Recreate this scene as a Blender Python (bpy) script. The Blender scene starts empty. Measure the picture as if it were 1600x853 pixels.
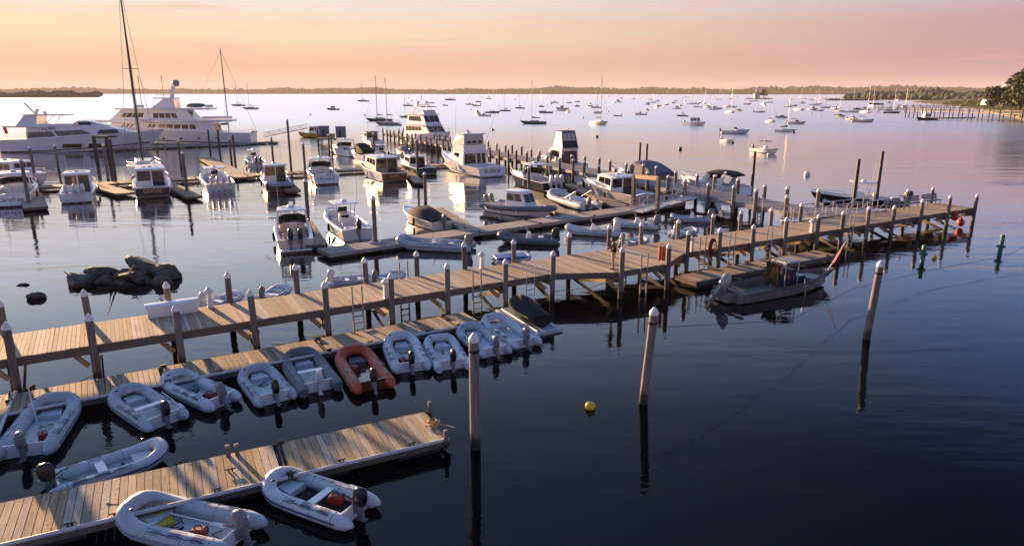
import bpy, bmesh, math, random
from mathutils import Vector, Matrix
R = math.radians
random.seed(7)
sc = bpy.context.scene
col = sc.collection

# ---------------------------------------------------------------- camera
cam_d = bpy.data.cameras.new('camera')
cam_d.sensor_width = 36.0
cam_d.lens = 24.0
cam_d.clip_start = 0.5
cam_d.clip_end = 20000.0
cam = bpy.data.objects.new('camera', cam_d)
col.objects.link(cam)
cam.location = (0, 0, 10.9)
cam.rotation_euler = (R(90 - 14.779), 0, 0)
sc.camera = cam

# ---------------------------------------------------------------- world, sun, exposure
SUN_AZ = R(-42.0)      # from +Y towards -X
SUN_EL = R(6.5)
sun_dir = Vector((math.sin(SUN_AZ) * math.cos(SUN_EL), math.cos(SUN_AZ) * math.cos(SUN_EL), math.sin(SUN_EL)))
world = bpy.data.worlds.new('World')
sc.world = world
world.use_nodes = True
wt = world.node_tree
wt.nodes.clear()
def wn(t, **k):
    n = wt.nodes.new(t)
    for a, b in k.items():
        setattr(n, a, b)
    return n
def wmath(op, a, b=None, clamp=False):
    n = wn('ShaderNodeMath', operation=op, use_clamp=clamp)
    for i, v in enumerate((a, b)):
        if v is None: continue
        if isinstance(v, (int, float)): n.inputs[i].default_value = v
        else: wt.links.new(v, n.inputs[i])
    return n.outputs[0]
def ramp_stops(node, stops):
    els = node.color_ramp.elements
    while len(els) > 1: els.remove(els[-1])
    els[0].position = stops[0][0]; els[0].color = (*stops[0][1], 1)
    for p, c in stops[1:]:
        e = els.new(p); e.color = (*c, 1)
tc = wn('ShaderNodeTexCoord')
sep = wn('ShaderNodeSeparateXYZ'); wt.links.new(tc.outputs['Generated'], sep.inputs[0])
elev = wmath('DIVIDE', wmath('ARCSINE', wmath('ABSOLUTE', sep.outputs[2])), math.pi / 2)
hl = wmath('SQRT', wmath('ADD', wmath('MULTIPLY', sep.outputs[0], sep.outputs[0]), wmath('MULTIPLY', sep.outputs[1], sep.outputs[1])))
dt = wmath('ADD', wmath('MULTIPLY', sep.outputs[0], math.sin(SUN_AZ)), wmath('MULTIPLY', sep.outputs[1], math.cos(SUN_AZ)))
dt = wmath('DIVIDE', dt, wmath('ADD', hl, 0.02))
mr = wn('ShaderNodeMapRange', interpolation_type='SMOOTHSTEP')
mr.inputs[1].default_value = 0.1; mr.inputs[2].default_value = 1.0
wt.links.new(dt, mr.inputs[0])
ra = wn('ShaderNodeValToRGB'); rb = wn('ShaderNodeValToRGB')
ramp_stops(ra, [(0.0, (.78, .54, .44)), (.022, (.88, .53, .36)), (.05, (.97, .74, .50)), (.075, (.90, .79, .68)), (.105, (1.06, 1.04, 1.08)), (.145, (1.18, 1.26, 1.42)), (.19, (1.10, 1.26, 1.55)),
                (.26, (.80, 1.0, 1.45)), (.37, (.46, .66, 1.12)), (.6, (.21, .35, .68)), (1.0, (.10, .18, .40))])
ramp_stops(rb, [(0.0, (.46, .31, .35)), (.022, (.49, .29, .33)), (.05, (.53, .31, .36)), (.072, (.57, .43, .51)), (.10, (.52, .55, .82)), (.145, (.21, .37, .79)),
                (.20, (.15, .28, .60)), (.29, (.055, .11, .26)), (.6, (.065, .13, .31)), (1.0, (.10, .18, .40))])
ra.color_ramp.interpolation = 'EASE'; rb.color_ramp.interpolation = 'EASE'
wt.links.new(elev, ra.inputs[0]); wt.links.new(elev, rb.inputs[0])
mx = wn('ShaderNodeMix', data_type='RGBA')
wt.links.new(mr.outputs[0], mx.inputs[0]); wt.links.new(rb.outputs[0], mx.inputs[6]); wt.links.new(ra.outputs[0], mx.inputs[7])
# thin wisps of high cloud
mp = wn('ShaderNodeMapping'); mp.inputs['Scale'].default_value = (3.0, 3.0, 34.0)
wt.links.new(tc.outputs['Generated'], mp.inputs[0])
nz = wn('ShaderNodeTexNoise'); nz.inputs['Scale'].default_value = 2.2; nz.inputs['Detail'].default_value = 5
wt.links.new(mp.outputs[0], nz.inputs[0])
cr = wn('ShaderNodeMapRange'); cr.inputs[1].default_value = .57; cr.inputs[2].default_value = .75; cr.inputs[4].default_value = .5
wt.links.new(nz.outputs[0], cr.inputs[0])
low = wn('ShaderNodeMapRange'); low.inputs[1].default_value = .10; low.inputs[2].default_value = .16; low.inputs[3].default_value = 1.0; low.inputs[4].default_value = .12; wt.links.new(elev, low.inputs[0])
clf = wmath('MULTIPLY', cr.outputs[0], low.outputs[0])
mc = wn('ShaderNodeMix', data_type='RGBA'); mc.inputs[7].default_value = (.88, .47, .42, 1)
wt.links.new(clf, mc.inputs[0]); wt.links.new(mx.outputs[2], mc.inputs[6])
sky = wn('ShaderNodeTexSky', sky_type='NISHITA', sun_disc=False, sun_elevation=SUN_EL, sun_rotation=SUN_AZ)
sky.air_density = 1.2; sky.dust_density = 2.0
sm = wn('ShaderNodeMix', data_type='RGBA', blend_type='ADD'); sm.inputs[0].default_value = 0.001
wt.links.new(mc.outputs[2], sm.inputs[6]); wt.links.new(sky.outputs[0], sm.inputs[7])
bg = wn('ShaderNodeBackground'); bg.inputs[1].default_value = 0.268
wo = wn('ShaderNodeOutputWorld')
wt.links.new(sm.outputs[2], bg.inputs[0]); wt.links.new(bg.outputs[0], wo.inputs[0])

sun_l = bpy.data.lights.new('sun', 'SUN')
sun_l.energy = 5.0
sun_l.angle = R(1.1)
sun_l.color = (1.0, .60, .30)
sun = bpy.data.objects.new('sun', sun_l)
col.objects.link(sun)
sun.rotation_euler = sun_dir.to_track_quat('Z', 'Y').to_euler()
sc.view_settings.view_transform = 'Standard'
sc.view_settings.look = 'None'
sc.view_settings.exposure = 1.9
sc.view_settings.gamma = 1.0
sc.cycles.use_denoising = True
sc.cycles.max_bounces = 6
sc.cycles.volume_bounces = 0
sc.cycles.sample_clamp_indirect = 4.0

# ---------------------------------------------------------------- materials
MATS = {}
def mat(name, c, rough=.5, metal=0., var=.10, scale=6., bump=0., ior=1.5, stretch=(1, 1, 1), coat=0., rnd=0., c2=None, spec=.5, stain=None, spots=0.):
    """Principled with noise variation; rnd = value change from object to object; stain=(z, colour): dark band below world height z"""
    m = bpy.data.materials.new(name); m.use_nodes = True
    nt = m.node_tree; b = nt.nodes['Principled BSDF']
    b.inputs['Roughness'].default_value = rough; b.inputs['Metallic'].default_value = metal
    b.inputs['IOR'].default_value = ior; b.inputs['Coat Weight'].default_value = coat
    b.inputs['Specular IOR Level'].default_value = spec
    t = nt.nodes.new('ShaderNodeTexCoord'); mp = nt.nodes.new('ShaderNodeMapping'); mp.inputs['Scale'].default_value = stretch
    nt.links.new(t.outputs['Object'], mp.inputs[0])
    n = nt.nodes.new('ShaderNodeTexNoise'); n.inputs['Scale'].default_value = scale; n.inputs['Detail'].default_value = 6; n.inputs['Roughness'].default_value = .6
    oi = nt.nodes.new('ShaderNodeObjectInfo')
    va = nt.nodes.new('ShaderNodeVectorMath'); va.operation = 'ADD'
    vs = nt.nodes.new('ShaderNodeVectorMath'); vs.operation = 'SCALE'; vs.inputs[0].default_value = (37., 11., 23.)
    nt.links.new(oi.outputs['Random'], vs.inputs['Scale']); nt.links.new(mp.outputs[0], va.inputs[0]); nt.links.new(vs.outputs[0], va.inputs[1])
    nt.links.new(va.outputs[0], n.inputs['Vector'])
    mixn = nt.nodes.new('ShaderNodeMix'); mixn.data_type = 'RGBA'
    d = c2 if c2 else tuple(x * (1 - var * 2.2) for x in c)
    u = c if c2 else tuple(min(1, x * (1 + var * .8)) for x in c)
    mixn.inputs[6].default_value = (*d, 1); mixn.inputs[7].default_value = (*u, 1)
    mr = nt.nodes.new('ShaderNodeMapRange'); mr.inputs[1].default_value = .3; mr.inputs[2].default_value = .7
    nt.links.new(n.outputs[0], mr.inputs[0]); nt.links.new(mr.outputs[0], mixn.inputs[0])
    out = mixn.outputs[2]
    if rnd:
        h = nt.nodes.new('ShaderNodeHueSaturation')
        r2 = nt.nodes.new('ShaderNodeMapRange'); r2.inputs[3].default_value = 1 - rnd; r2.inputs[4].default_value = 1 + rnd
        nt.links.new(oi.outputs['Random'], r2.inputs[0]); nt.links.new(r2.outputs[0], h.inputs['Value']); f1 = nt.nodes.new('ShaderNodeMath'); f1.operation = 'MULTIPLY'; f1.inputs[1].default_value = 13.7; f2 = nt.nodes.new('ShaderNodeMath'); f2.operation = 'FRACT'; r3 = nt.nodes.new('ShaderNodeMapRange'); r3.inputs[3].default_value = .45; r3.inputs[4].default_value = 1.1; nt.links.new(oi.outputs['Random'], f1.inputs[0]); nt.links.new(f1.outputs[0], f2.inputs[0]); nt.links.new(f2.outputs[0], r3.inputs[0]); nt.links.new(r3.outputs[0], h.inputs['Saturation']); nt.links.new(out, h.inputs['Color'])
        out = h.outputs[0]
    if spots:
        n2 = nt.nodes.new('ShaderNodeTexNoise'); n2.inputs['Scale'].default_value = 7.; n2.inputs['Detail'].default_value = 3
        gp = nt.nodes.new('ShaderNodeNewGeometry'); nt.links.new(gp.outputs['Position'], n2.inputs['Vector'])
        m4 = nt.nodes.new('ShaderNodeMapRange'); m4.inputs[1].default_value = .60; m4.inputs[2].default_value = .72; m4.inputs[4].default_value = spots
        nt.links.new(n2.outputs[0], m4.inputs[0]); ms = nt.nodes.new('ShaderNodeMix'); ms.data_type = 'RGBA'; ms.inputs[7].default_value = (.10, .07, .045, 1)
        nt.links.new(m4.outputs[0], ms.inputs[0]); nt.links.new(out, ms.inputs[6]); out = ms.outputs[2]
    if stain:
        g = nt.nodes.new('ShaderNodeNewGeometry'); s = nt.nodes.new('ShaderNodeSeparateXYZ'); nt.links.new(g.outputs['Position'], s.inputs[0])
        ad = nt.nodes.new('ShaderNodeMath'); ad.operation = 'MULTIPLY_ADD'; ad.inputs[1].default_value = .5
        nt.links.new(n.outputs[0], ad.inputs[0]); nt.links.new(s.outputs[2], ad.inputs[2])
        m3 = nt.nodes.new('ShaderNodeMapRange'); m3.inputs[1].default_value = stain[0] + .15; m3.inputs[2].default_value = stain[0] + .35
        nt.links.new(ad.outputs[0], m3.inputs[0])
        mm = nt.nodes.new('ShaderNodeMix'); mm.data_type = 'RGBA'; mm.inputs[6].default_value = (*stain[1], 1)
        nt.links.new(m3.outputs[0], mm.inputs[0]); nt.links.new(out, mm.inputs[7]); out = mm.outputs[2]
    nt.links.new(out, b.inputs['Base Color'])
    if bump:
        bp = nt.nodes.new('ShaderNodeBump'); bp.inputs['Strength'].default_value = bump; bp.inputs['Distance'].default_value = .02
        nt.links.new(n.outputs[0], bp.inputs['Height']); nt.links.new(bp.outputs[0], b.inputs['Normal'])
    MATS[name] = m
    return m
mat('deck_wood', (.54, .41, .25), .85, c2=(.25, .175, .10), scale=3.5, stretch=(14, 1, 1), bump=.35, rnd=.32, spots=.55)
mat('float_wood', (.52, .38, .21), .85, c2=(.22, .15, .08), scale=3.5, stretch=(14, 1, 1), bump=.35, rnd=.34, spots=.6)
mat('grey_wood', (.40, .37, .34), .9, c2=(.24, .215, .19), scale=4, stretch=(1, 1, 1), bump=.3, rnd=.12)
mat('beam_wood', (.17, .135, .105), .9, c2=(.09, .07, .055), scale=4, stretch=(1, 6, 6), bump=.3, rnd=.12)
mat('brace_wood', (.42, .30, .16), .85, c2=(.28, .19, .10), scale=4, bump=.2, stain=(.35, (.035, .03, .022)))
mat('pile_wood', (.22, .195, .175), .9, c2=(.085, .075, .065), scale=5, stretch=(5, 5, .4), bump=.9, rnd=.25, stain=(.45, (.04, .033, .022)))
mat('pile_cap', (.80, .80, .81), .5, var=.06)
mat('steel_dark', (.045, .04, .04), .6, var=.2, scale=9, stain=(.3, (.05, .04, .025)))
mat('bumper', (.62, .62, .64), .6, var=.12)
mat('drum', (.02, .02, .022), .7)
mat('alu', (.55, .55, .56), .4, metal=.6, var=.08)
mat('gel_white', (.86, .86, .87), .28, var=.04, scale=1.5, coat=.2)
mat('gel_cream', (.76, .70, .60), .3, var=.05, scale=1.5)
mat('gel_navy', (.012, .016, .04), .2, var=.1)
mat('gel_black', (.014, .014, .017), .25, var=.1)
mat('gel_teal', (.012, .055, .09), .2, var=.1)
mat('gel_blue', (.03, .10, .25), .25, var=.1)
mat('gel_grey', (.30, .31, .33), .4, var=.08)
mat('gel_green', (.02, .10, .06), .3, var=.1)
mat('gel_tan', (.48, .40, .31), .5, var=.08)
mat('hull_yellow', (.45, .36, .05), .5, var=.12)
mat('deck_grey', (.58, .58, .58), .6, var=.06)
mat('cockpit', (.55, .54, .52), .6, var=.08)
mat('teak', (.40, .22, .10), .5, var=.2, scale=8, stretch=(1, 8, 1))
mat('varnish', (.20, .07, .025), .18, var=.25, scale=5, stretch=(1, 8, 8), coat=.5)
mat('glass', (.015, .018, .022), .06, var=.1, spec=.8)
mat('glass_warm', (.10, .065, .03), .08, var=.5, scale=2, spec=.8)
mat('canvas_black', (.014, .014, .018), .85, var=.15, bump=.2)
mat('canvas_navy', (.02, .03, .075), .85, var=.15, bump=.2)
mat('canvas_grey', (.13, .14, .17), .85, var=.1, bump=.2)
mat('canvas_clear', (.55, .52, .50), .25, var=.1)
mat('vinyl', (.72, .71, .69), .5, var=.05)
mat('seat_tan', (.50, .40, .31), .6, var=.08)
mat('hypalon', (.44, .49, .54), .55, var=.07, scale=3)
mat('hypalon_light', (.58, .62, .67), .5, var=.06, scale=3)
mat('hypalon_dark', (.13, .15, .18), .6, var=.08, scale=3)
mat('hypalon_red', (.50, .085, .03), .55, var=.12, scale=3)
mat('patch', (.24, .27, .33), .7, var=.1)
mat('stripe_blue', (.03, .07, .20), .5)
mat('motor_black', (.016, .017, .02), .3, var=.1)
mat('motor_navy', (.03, .04, .07), .28, var=.1)
mat('motor_white', (.74, .74, .75), .3, var=.05)
mat('motor_silver', (.42, .43, .45), .3, metal=.3, var=.08)
mat('motor_grey', (.20, .21, .23), .35, var=.08)
mat('rope_tan', (.50, .34, .17), .9, var=.2, scale=30)
mat('rope_dark', (.03, .03, .035), .9)
mat('rope_red', (.10, .018, .018), .9, var=.2)
mat('skiff_grey', (.20, .195, .185), .6, c2=(.13, .125, .12), scale=3)
mat('red', (.55, .03, .02), .5, var=.1)
mat('tank_red', (.27, .02, .018), .45, var=.15)
mat('orange', (.48, .07, .02), .5, var=.1)
mat('yellow', (.75, .55, .02), .45, var=.08)
mat('green', (.01, .13, .08), .5, var=.1)
mat('blue', (.02, .10, .35), .5)
mat('gold', (.70, .50, .18), .4, metal=.3)
mat('mast', (.52, .51, .50), .4, metal=.3, var=.05)
mat('mast_dark', (.05, .045, .045), .5)
mat('wire', (.20, .20, .21), .4, metal=.5)
mat('net', (.13, .085, .03), .95, c2=(.04, .03, .012), scale=25, bump=1.0)
mat('rock', (.15, .135, .125), .85, c2=(.045, .04, .038), scale=2.6, bump=1.0, rnd=.2, stain=(.12, (.02, .019, .014)))
mat('skin', (.45, .24, .16), .55, var=.06)
mat('hair', (.035, .02, .013), .6)
mat('shirt', (.012, .012, .014), .85)
mat('shorts', (.46, .37, .27), .85)
mat('land', (.09, .085, .05), .95, c2=(.045, .05, .025), scale=.05)
mat('foliage', (.085, .12, .03), .9, c2=(.03, .05, .015), scale=.25, rnd=.2)
mat('foliage_far', (.042, .062, .038), .95, c2=(.02, .034, .022), scale=.02)
mat('shrub', (.16, .19, .03), .9, c2=(.06, .09, .02), scale=.5, rnd=.2)
mat('bark', (.09, .065, .045), .95, c2=(.04, .03, .02), scale=3, bump=.5)
mat('sand', (.42, .33, .24), .95, c2=(.30, .23, .16), scale=.6, bump=.4)
mat('house_wall', (.62, .56, .50), .8, var=.08)
mat('house_roof', (.13, .12, .12), .85, var=.15)
mat('lamp_white', (.75, .75, .75), .4, var=.03)
mat('bench', (.10, .13, .19), .5, var=.1)
mat('flag_red', (.55, .03, .03), .8)
mat('booth', (.17, .21, .33), .6, var=.08)
M = MATS
# ---------------------------------------------------------------- mesh helpers
class MB:
    def __init__(s): s.v = []; s.f = []
    def add(s, vs, fs):
        o = len(s.v); s.v += [tuple(p) for p in vs]; s.f += [tuple(i + o for i in f) for f in fs]; return s
    def box(s, c, d, rz=0., M4=None):
        x, y, z = d[0] / 2, d[1] / 2, d[2] / 2
        vs = [(a, b, e) for a in (-x, x) for b in (-y, y) for e in (-z, z)]
        cz, sz = math.cos(rz), math.sin(rz)
        if M4 is None: vs = [(c[0] + p[0] * cz - p[1] * sz, c[1] + p[0] * sz + p[1] * cz, c[2] + p[2]) for p in vs]
        else: vs = [tuple(M4 @ Vector(p) + Vector(c)) for p in vs]
        return s.add(vs, [(0, 1, 3, 2), (4, 6, 7, 5), (0, 4, 5, 1), (2, 3, 7, 6), (0, 2, 6, 4), (1, 5, 7, 3)])
    def bar(s, a, b, w, h):
        a, b = Vector(a), Vector(b); d = b - a
        q = d.to_track_quat('X', 'Z').to_matrix()
        return s.box((a + b) / 2, (d.length, w, h), M4=q)
    def loft(s, rings, closed=True, cap0=True, cap1=True):
        n = len(rings[0]); vs = [p for r in rings for p in r]; fs = []
        for i in range(len(rings) - 1):
            for j in range(n if closed else n - 1):
                k = (j + 1) % n
                fs.append((i * n + j, i * n + k, (i + 1) * n + k, (i + 1) * n + j))
        if cap0: fs.append(tuple(range(n - 1, -1, -1)))
        if cap1: fs.append(tuple((len(rings) - 1) * n + j for j in range(n)))
        return s.add(vs, fs)
    def tube(s, pts, r, n=6, cap=True):
        pts = [Vector(p) for p in pts]; m = len(pts)
        rs = r if isinstance(r, (list, tuple)) else [r] * m
        rings = []; up = None
        for i, p in enumerate(pts):
            t = (pts[min(i + 1, m - 1)] - pts[max(i - 1, 0)]).normalized()
            if up is None: up = Vector((0, 0, 1)) if abs(t.z) < .9 else Vector((1, 0, 0))
            a = t.cross(up).normalized(); up = a.cross(t).normalized()
            rings.append([p + (a * math.cos(2 * math.pi * k / n) + up * math.sin(2 * math.pi * k / n)) * rs[i] for k in range(n)])
        return s.loft(rings, True, cap, cap)
    def lathe(s, prof, n=12, c=(0, 0, 0), top=(0, 0)):
        z0, z1 = prof[0][1], prof[-1][1]
        rings = []
        for r, z in prof:
            k = (z - z0) / (z1 - z0) if z1 != z0 else 0
            rings.append([(c[0] + top[0] * k + r * math.cos(2 * math.pi * j / n), c[1] + top[1] * k + r * math.sin(2 * math.pi * j / n), c[2] + z) for j in range(n)])
        return s.loft(rings)
    def ell(s, c, r, n=12, m=8):
        rings = []
        for i in range(1, m):
            a = math.pi * i / m
            rings.append([(c[0] + r[0] * math.sin(a) * math.cos(2 * math.pi * j / n), c[1] + r[1] * math.sin(a) * math.sin(2 * math.pi * j / n), c[2] - r[2] * math.cos(a)) for j in range(n)])
        return s.loft(rings)
    def panel(s, q, t=.02):
        q = [Vector(p) for p in q]
        nrm = (q[1] - q[0]).cross(q[-1] - q[0]).normalized()
        n = len(q)
        vs = [p + nrm * t for p in q] + [p - nrm * .01 for p in q]
        fs = [tuple(range(n)), tuple(range(2 * n - 1, n - 1, -1))] + [(i, n + i, n + (i + 1) % n, (i + 1) % n) for i in range(n)]
        return s.add(vs, fs)
    def build(s, name, mt, parent=None, loc=(0, 0, 0), rz=0., rot=None, smooth=40, bevel=0):
        me = bpy.data.meshes.new(name); me.from_pydata(s.v, [], s.f)
        me.materials.append(M[mt])
        bm = bmesh.new(); bm.from_mesh(me); bmesh.ops.recalc_face_normals(bm, faces=bm.faces)
        if bevel: bmesh.ops.bevel(bm, geom=list(bm.edges), offset=bevel, segments=1, affect='EDGES')
        bm.to_mesh(me); bm.free()
        if smooth:
            me.polygons.foreach_set('use_smooth', [True] * len(me.polygons)); me.set_sharp_from_angle(angle=R(smooth))
        o = bpy.data.objects.new(name, me); col.objects.link(o)
        o.location = loc; o.rotation_euler = rot if rot else (0, 0, rz)
        if parent: o.parent = parent
        return o
def inst(o, parent=None, loc=None, rz=None, rot=None):
    c = o.copy(); col.objects.link(c)
    if parent is not None: c.parent = parent
    if loc is not None: c.location = loc
    if rz is not None: c.rotation_euler = (0, 0, rz)
    if rot is not None: c.rotation_euler = rot
    return c
def tag(o, label, cat, group=None, kind=None):
    if label: o['label'] = label
    if cat: o['category'] = cat
    if group: o['group'] = group
    if kind: o['kind'] = kind
    return o
def thing(name, label, cat, loc=(0, 0, 0), rz=0., group=None):
    o = bpy.data.objects.new(name, None); o.empty_display_size = .2; col.objects.link(o)
    o.location = (loc[0], loc[1], loc[2] if len(loc) > 2 else 0); o.rotation_euler = (0, 0, rz)
    return tag(o, label, cat, group)
def copy_thing(o, loc, rz=0., label=None):
    def rec(src, par):
        c = src.copy(); col.objects.link(c); c.parent = par
        for ch in list(src.children): rec(ch, c)
        return c
    c = rec(o, None); c.location = (loc[0], loc[1], loc[2] if len(loc) > 2 else 0); c.rotation_euler = (0, 0, rz)
    if label: c['label'] = label
    return c
def text(s, size, mt, parent, loc, rot, name='lettering', depth=.006):
    cu = bpy.data.curves.new(name, 'FONT'); cu.body = s; cu.size = size; cu.align_x = 'CENTER'; cu.align_y = 'CENTER'; cu.extrude = depth
    t = bpy.data.objects.new('tmp', cu); col.objects.link(t)
    me = bpy.data.meshes.new_from_object(t.evaluated_get(bpy.context.evaluated_depsgraph_get()))
    bpy.data.objects.remove(t); me.materials.clear(); me.materials.append(M[mt])
    o = bpy.data.objects.new(name, me); col.objects.link(o); o.parent = parent; o.location = loc; o.rotation_euler = rot
    return o
def lerp(a, b, t): return tuple(x + (y - x) * t for x, y in zip(a, b))

# ---------------------------------------------------------------- water and land
def water_material():
    m = bpy.data.materials.new('water'); m.use_nodes = True; nt = m.node_tree; nt.nodes.clear()
    L = nt.links.new
    geo = nt.nodes.new('ShaderNodeNewGeometry')
    def noise(scale, sx, sy, rot, detail=3, rough=.5):
        mp = nt.nodes.new('ShaderNodeMapping'); mp.inputs['Scale'].default_value = (sx, sy, 1); mp.inputs['Rotation'].default_value = (0, 0, R(rot))
        L(geo.outputs['Position'], mp.inputs[0])
        n = nt.nodes.new('ShaderNodeTexNoise'); n.inputs['Scale'].default_value = scale; n.inputs['Detail'].default_value = detail; n.inputs['Roughness'].default_value = rough
        L(mp.outputs[0], n.inputs['Vector']); return n.outputs[0]
    n1 = noise(.45, 1, 2.4, 12, 3)      # gentle wavelets
    n2 = noise(2.6, 1, 2.0, -20, 2)     # small ripples
    n3 = noise(.03, 1, 4.5, 5, 4, .55)  # patches of breeze
    n4 = noise(.12, 1, 3.2, 4, 2)
    mr = nt.nodes.new('ShaderNodeMapRange'); mr.inputs[1].default_value = .40; mr.inputs[2].default_value = .64; mr.inputs[3].default_value = .18; mr.inputs[4].default_value = 1.0
    L(n3, mr.inputs[0])
    sy = nt.nodes.new('ShaderNodeSeparateXYZ'); L(geo.outputs['Position'], sy.inputs[0])
    op = nt.nodes.new('ShaderNodeMapRange'); op.inputs[1].default_value = 30; op.inputs[2].default_value = 260; op.inputs[3].default_value = .65; op.inputs[4].default_value = 1.3
    L(sy.outputs[1], op.inputs[0])    # sheltered by the docks, open harbour beyond
    mu = nt.nodes.new('ShaderNodeMath'); mu.operation = 'MULTIPLY'; L(mr.outputs[0], mu.inputs[0]); L(op.outputs[0], mu.inputs[1])
    dm = nt.nodes.new('ShaderNodeMath'); dm.operation = 'MULTIPLY'; dm.inputs[1].default_value = .055; L(mu.outputs[0], dm.inputs[0])
    a = nt.nodes.new('ShaderNodeMath'); a.operation = 'MULTIPLY_ADD'; a.inputs[1].default_value = .22; L(n2, a.inputs[0]); L(n1, a.inputs[2])
    a2 = nt.nodes.new('ShaderNodeMath'); a2.operation = 'MULTIPLY_ADD'; a2.inputs[1].default_value = 2.0; L(n4, a2.inputs[0]); L(a.outputs[0], a2.inputs[2])
    bp = nt.nodes.new('ShaderNodeBump'); bp.inputs['Strength'].default_value = 1.0; L(a2.outputs[0], bp.inputs['Height']); L(dm.outputs[0], bp.inputs['Distance'])
    fr = nt.nodes.new('ShaderNodeFresnel'); fr.inputs['IOR'].default_value = 1.33
    df = nt.nodes.new('ShaderNodeBsdfDiffuse'); df.inputs[0].default_value = (.0006, .0018, .0036, 1)
    gl = nt.nodes.new('ShaderNodeBsdfGlossy'); rr = nt.nodes.new('ShaderNodeMapRange'); rr.inputs[1].default_value = 50; rr.inputs[2].default_value = 330; rr.inputs[3].default_value = .025; rr.inputs[4].default_value = .38; L(sy.outputs[1], rr.inputs[0]); L(rr.outputs[0], gl.inputs['Roughness']); gl.inputs[0].default_value = (.97, .98, 1, 1); L(bp.outputs[0], gl.inputs['Normal'])
    fc = nt.nodes.new('ShaderNodeValToRGB'); ramp_stops(fc, [(p_, (v_, v_, v_)) for p_, v_ in ((0., 0.), (.08, .05), (.2, .25), (.35, .54), (.5, .70), (1., 1.))]); L(fr.outputs[0], fc.inputs[0])
    ms = nt.nodes.new('ShaderNodeMixShader'); L(fc.outputs[0], ms.inputs[0]); L(df.outputs[0], ms.inputs[1]); L(gl.outputs[0], ms.inputs[2])
    o = nt.nodes.new('ShaderNodeOutputMaterial'); L(ms.outputs[0], o.inputs[0])
    M['water'] = m
water_material()
w = MB().add([(-14000, -300, 0), (14000, -300, 0), (14000, 16000, 0), (-14000, 16000, 0)], [(0, 1, 2, 3)]).build('water', 'water', smooth=0)
w['kind'] = 'structure'

def land_strip(name, pts, depth, h, seed):
    """a low bank: pts along the waterline (left to right), rising to h behind"""
    rnd = random.Random(seed); mb = MB(); rings = []
    for i, p in enumerate(pts):
        p = Vector((p[0], p[1], 0)); q = p.normalized()
        k = h * (.7 + .6 * rnd.random())
        rings.append([tuple(p - q * 3 + Vector((0, 0, -.6))), tuple(p + q * 6 + Vector((0, 0, min(1.2, k * .4)))), tuple(p + q * depth * .3 + Vector((0, 0, k * .8))), tuple(p + q * depth + Vector((0, 0, k))), tuple(p + q * depth * 1.3 + Vector((0, 0, -1)))])
    mb.loft(rings, closed=False, cap0=False, cap1=False)
    o = mb.build(name, 'land', smooth=60); o['kind'] = 'structure'; return o
def blob(mb, c, r, rnd, sub=1):
    bm = bmesh.new(); bmesh.ops.create_icosphere(bm, subdivisions=sub, radius=1)
    vs = [(c[0] + v.co.x * r[0] * (1 + rnd.uniform(-.22, .22)), c[1] + v.co.y * r[1] * (1 + rnd.uniform(-.22, .22)), c[2] + v.co.z * r[2] * (1 + rnd.uniform(-.22, .22))) for v in bm.verts]
    fs = [tuple(v.index for v in f.verts) for f in bm.faces]; bm.free(); mb.add(vs, fs)
def wood_strip(name, label, pts, per, h0, h1, seed, deep=60, base=3, mt='foliage_far'):
    """a far wood that reads as one mass: many small crowns"""
    rnd = random.Random(seed); mb = MB()
    phase = [rnd.random() * 6 for _ in range(4)]
    for i in range(len(pts) - 1):
        for k in range(per):
            t = rnd.random(); p = lerp(pts[i], pts[i + 1], t); q = Vector((p[0], p[1], 0)).normalized(); d = rnd.random() ** 1.3 * deep + 6
            u = (i + t) * 1.7
            env = .62 + .2 * math.sin(u * 2.1 + phase[0]) + .16 * math.sin(u * 5.3 + phase[1]) + .1 * math.sin(u * 11. + phase[2])
            h = h0 + (h1 - h0) * max(0, env) * (.75 + .4 * rnd.random()) * (.55 + .45 * d / deep)
            rr = h * rnd.uniform(.32, .55)
            for e in range(2):
                blob(mb, (p[0] + q.x * d + rnd.uniform(-.6, .6) * rr, p[1] + q.y * d + rnd.uniform(-.6, .6) * rr, base + h * (.35 + .25 * e) - rr * .3), (rr * (1 - .2 * e), rr * (1 - .2 * e), h * (.32 - .05 * e)), rnd)
    o = mb.build(name, mt, smooth=0); tag(o, label, None, kind='stuff'); return o
def ridge(name, pts, h0, h1, deep, seed, n=40):
    rnd = random.Random(seed); P_ = []
    for i in range(len(pts) - 1):
        for k in range(n): P_.append(lerp(pts[i], pts[i + 1], k / n))
    rings = []; hh = .5
    for p in P_:
        hh = min(1, max(0, hh + rnd.uniform(-.3, .3))); q = Vector((p[0], p[1], 0)).normalized(); v = Vector((p[0], p[1], 0)); h = h0 + (h1 - h0) * hh
        rings.append([tuple(v + q * 4 + Vector((0, 0, .2)))] + [tuple(v + q * (deep * f * rnd.uniform(.8, 1.2)) + Vector((0, 0, h * g * rnd.uniform(.75, 1.1)))) for f, g in ((.1, .42), (.2, .55), (.4, .7), (.7, .85), (1., 1.))] + [tuple(v + q * deep * 1.3)])
    o = MB().loft(rings, closed=False, cap0=False, cap1=False).build(name, 'foliage_far', smooth=0); tag(o, 'continuous dark canopy of the ' + name.replace('_', ' '), None, kind='stuff'); return o
far = [(-3900, 2750), (-3000, 3050), (-2300, 3250), (-1600, 3350), (-900, 3250), (-250, 3050), (300, 2750), (800, 2450), (1300, 2200), (1800, 1950)]
far = [(x * 1.8, y * 1.8) for x, y in far]
land_strip('far_shore', far, 280, 9, 1)
ridge('far_canopy', far, 28, 46, 160, 21, 60)
wood_strip('far_wood', 'hazy wooded far shore along the horizon', far, 330, 26, 70, 2, 190, 6)
pt = [(-1350, 1620), (-1180, 1640), (-1060, 1660), (-985, 1680)]
land_strip('headland', pt, 60, 5, 3)
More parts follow.
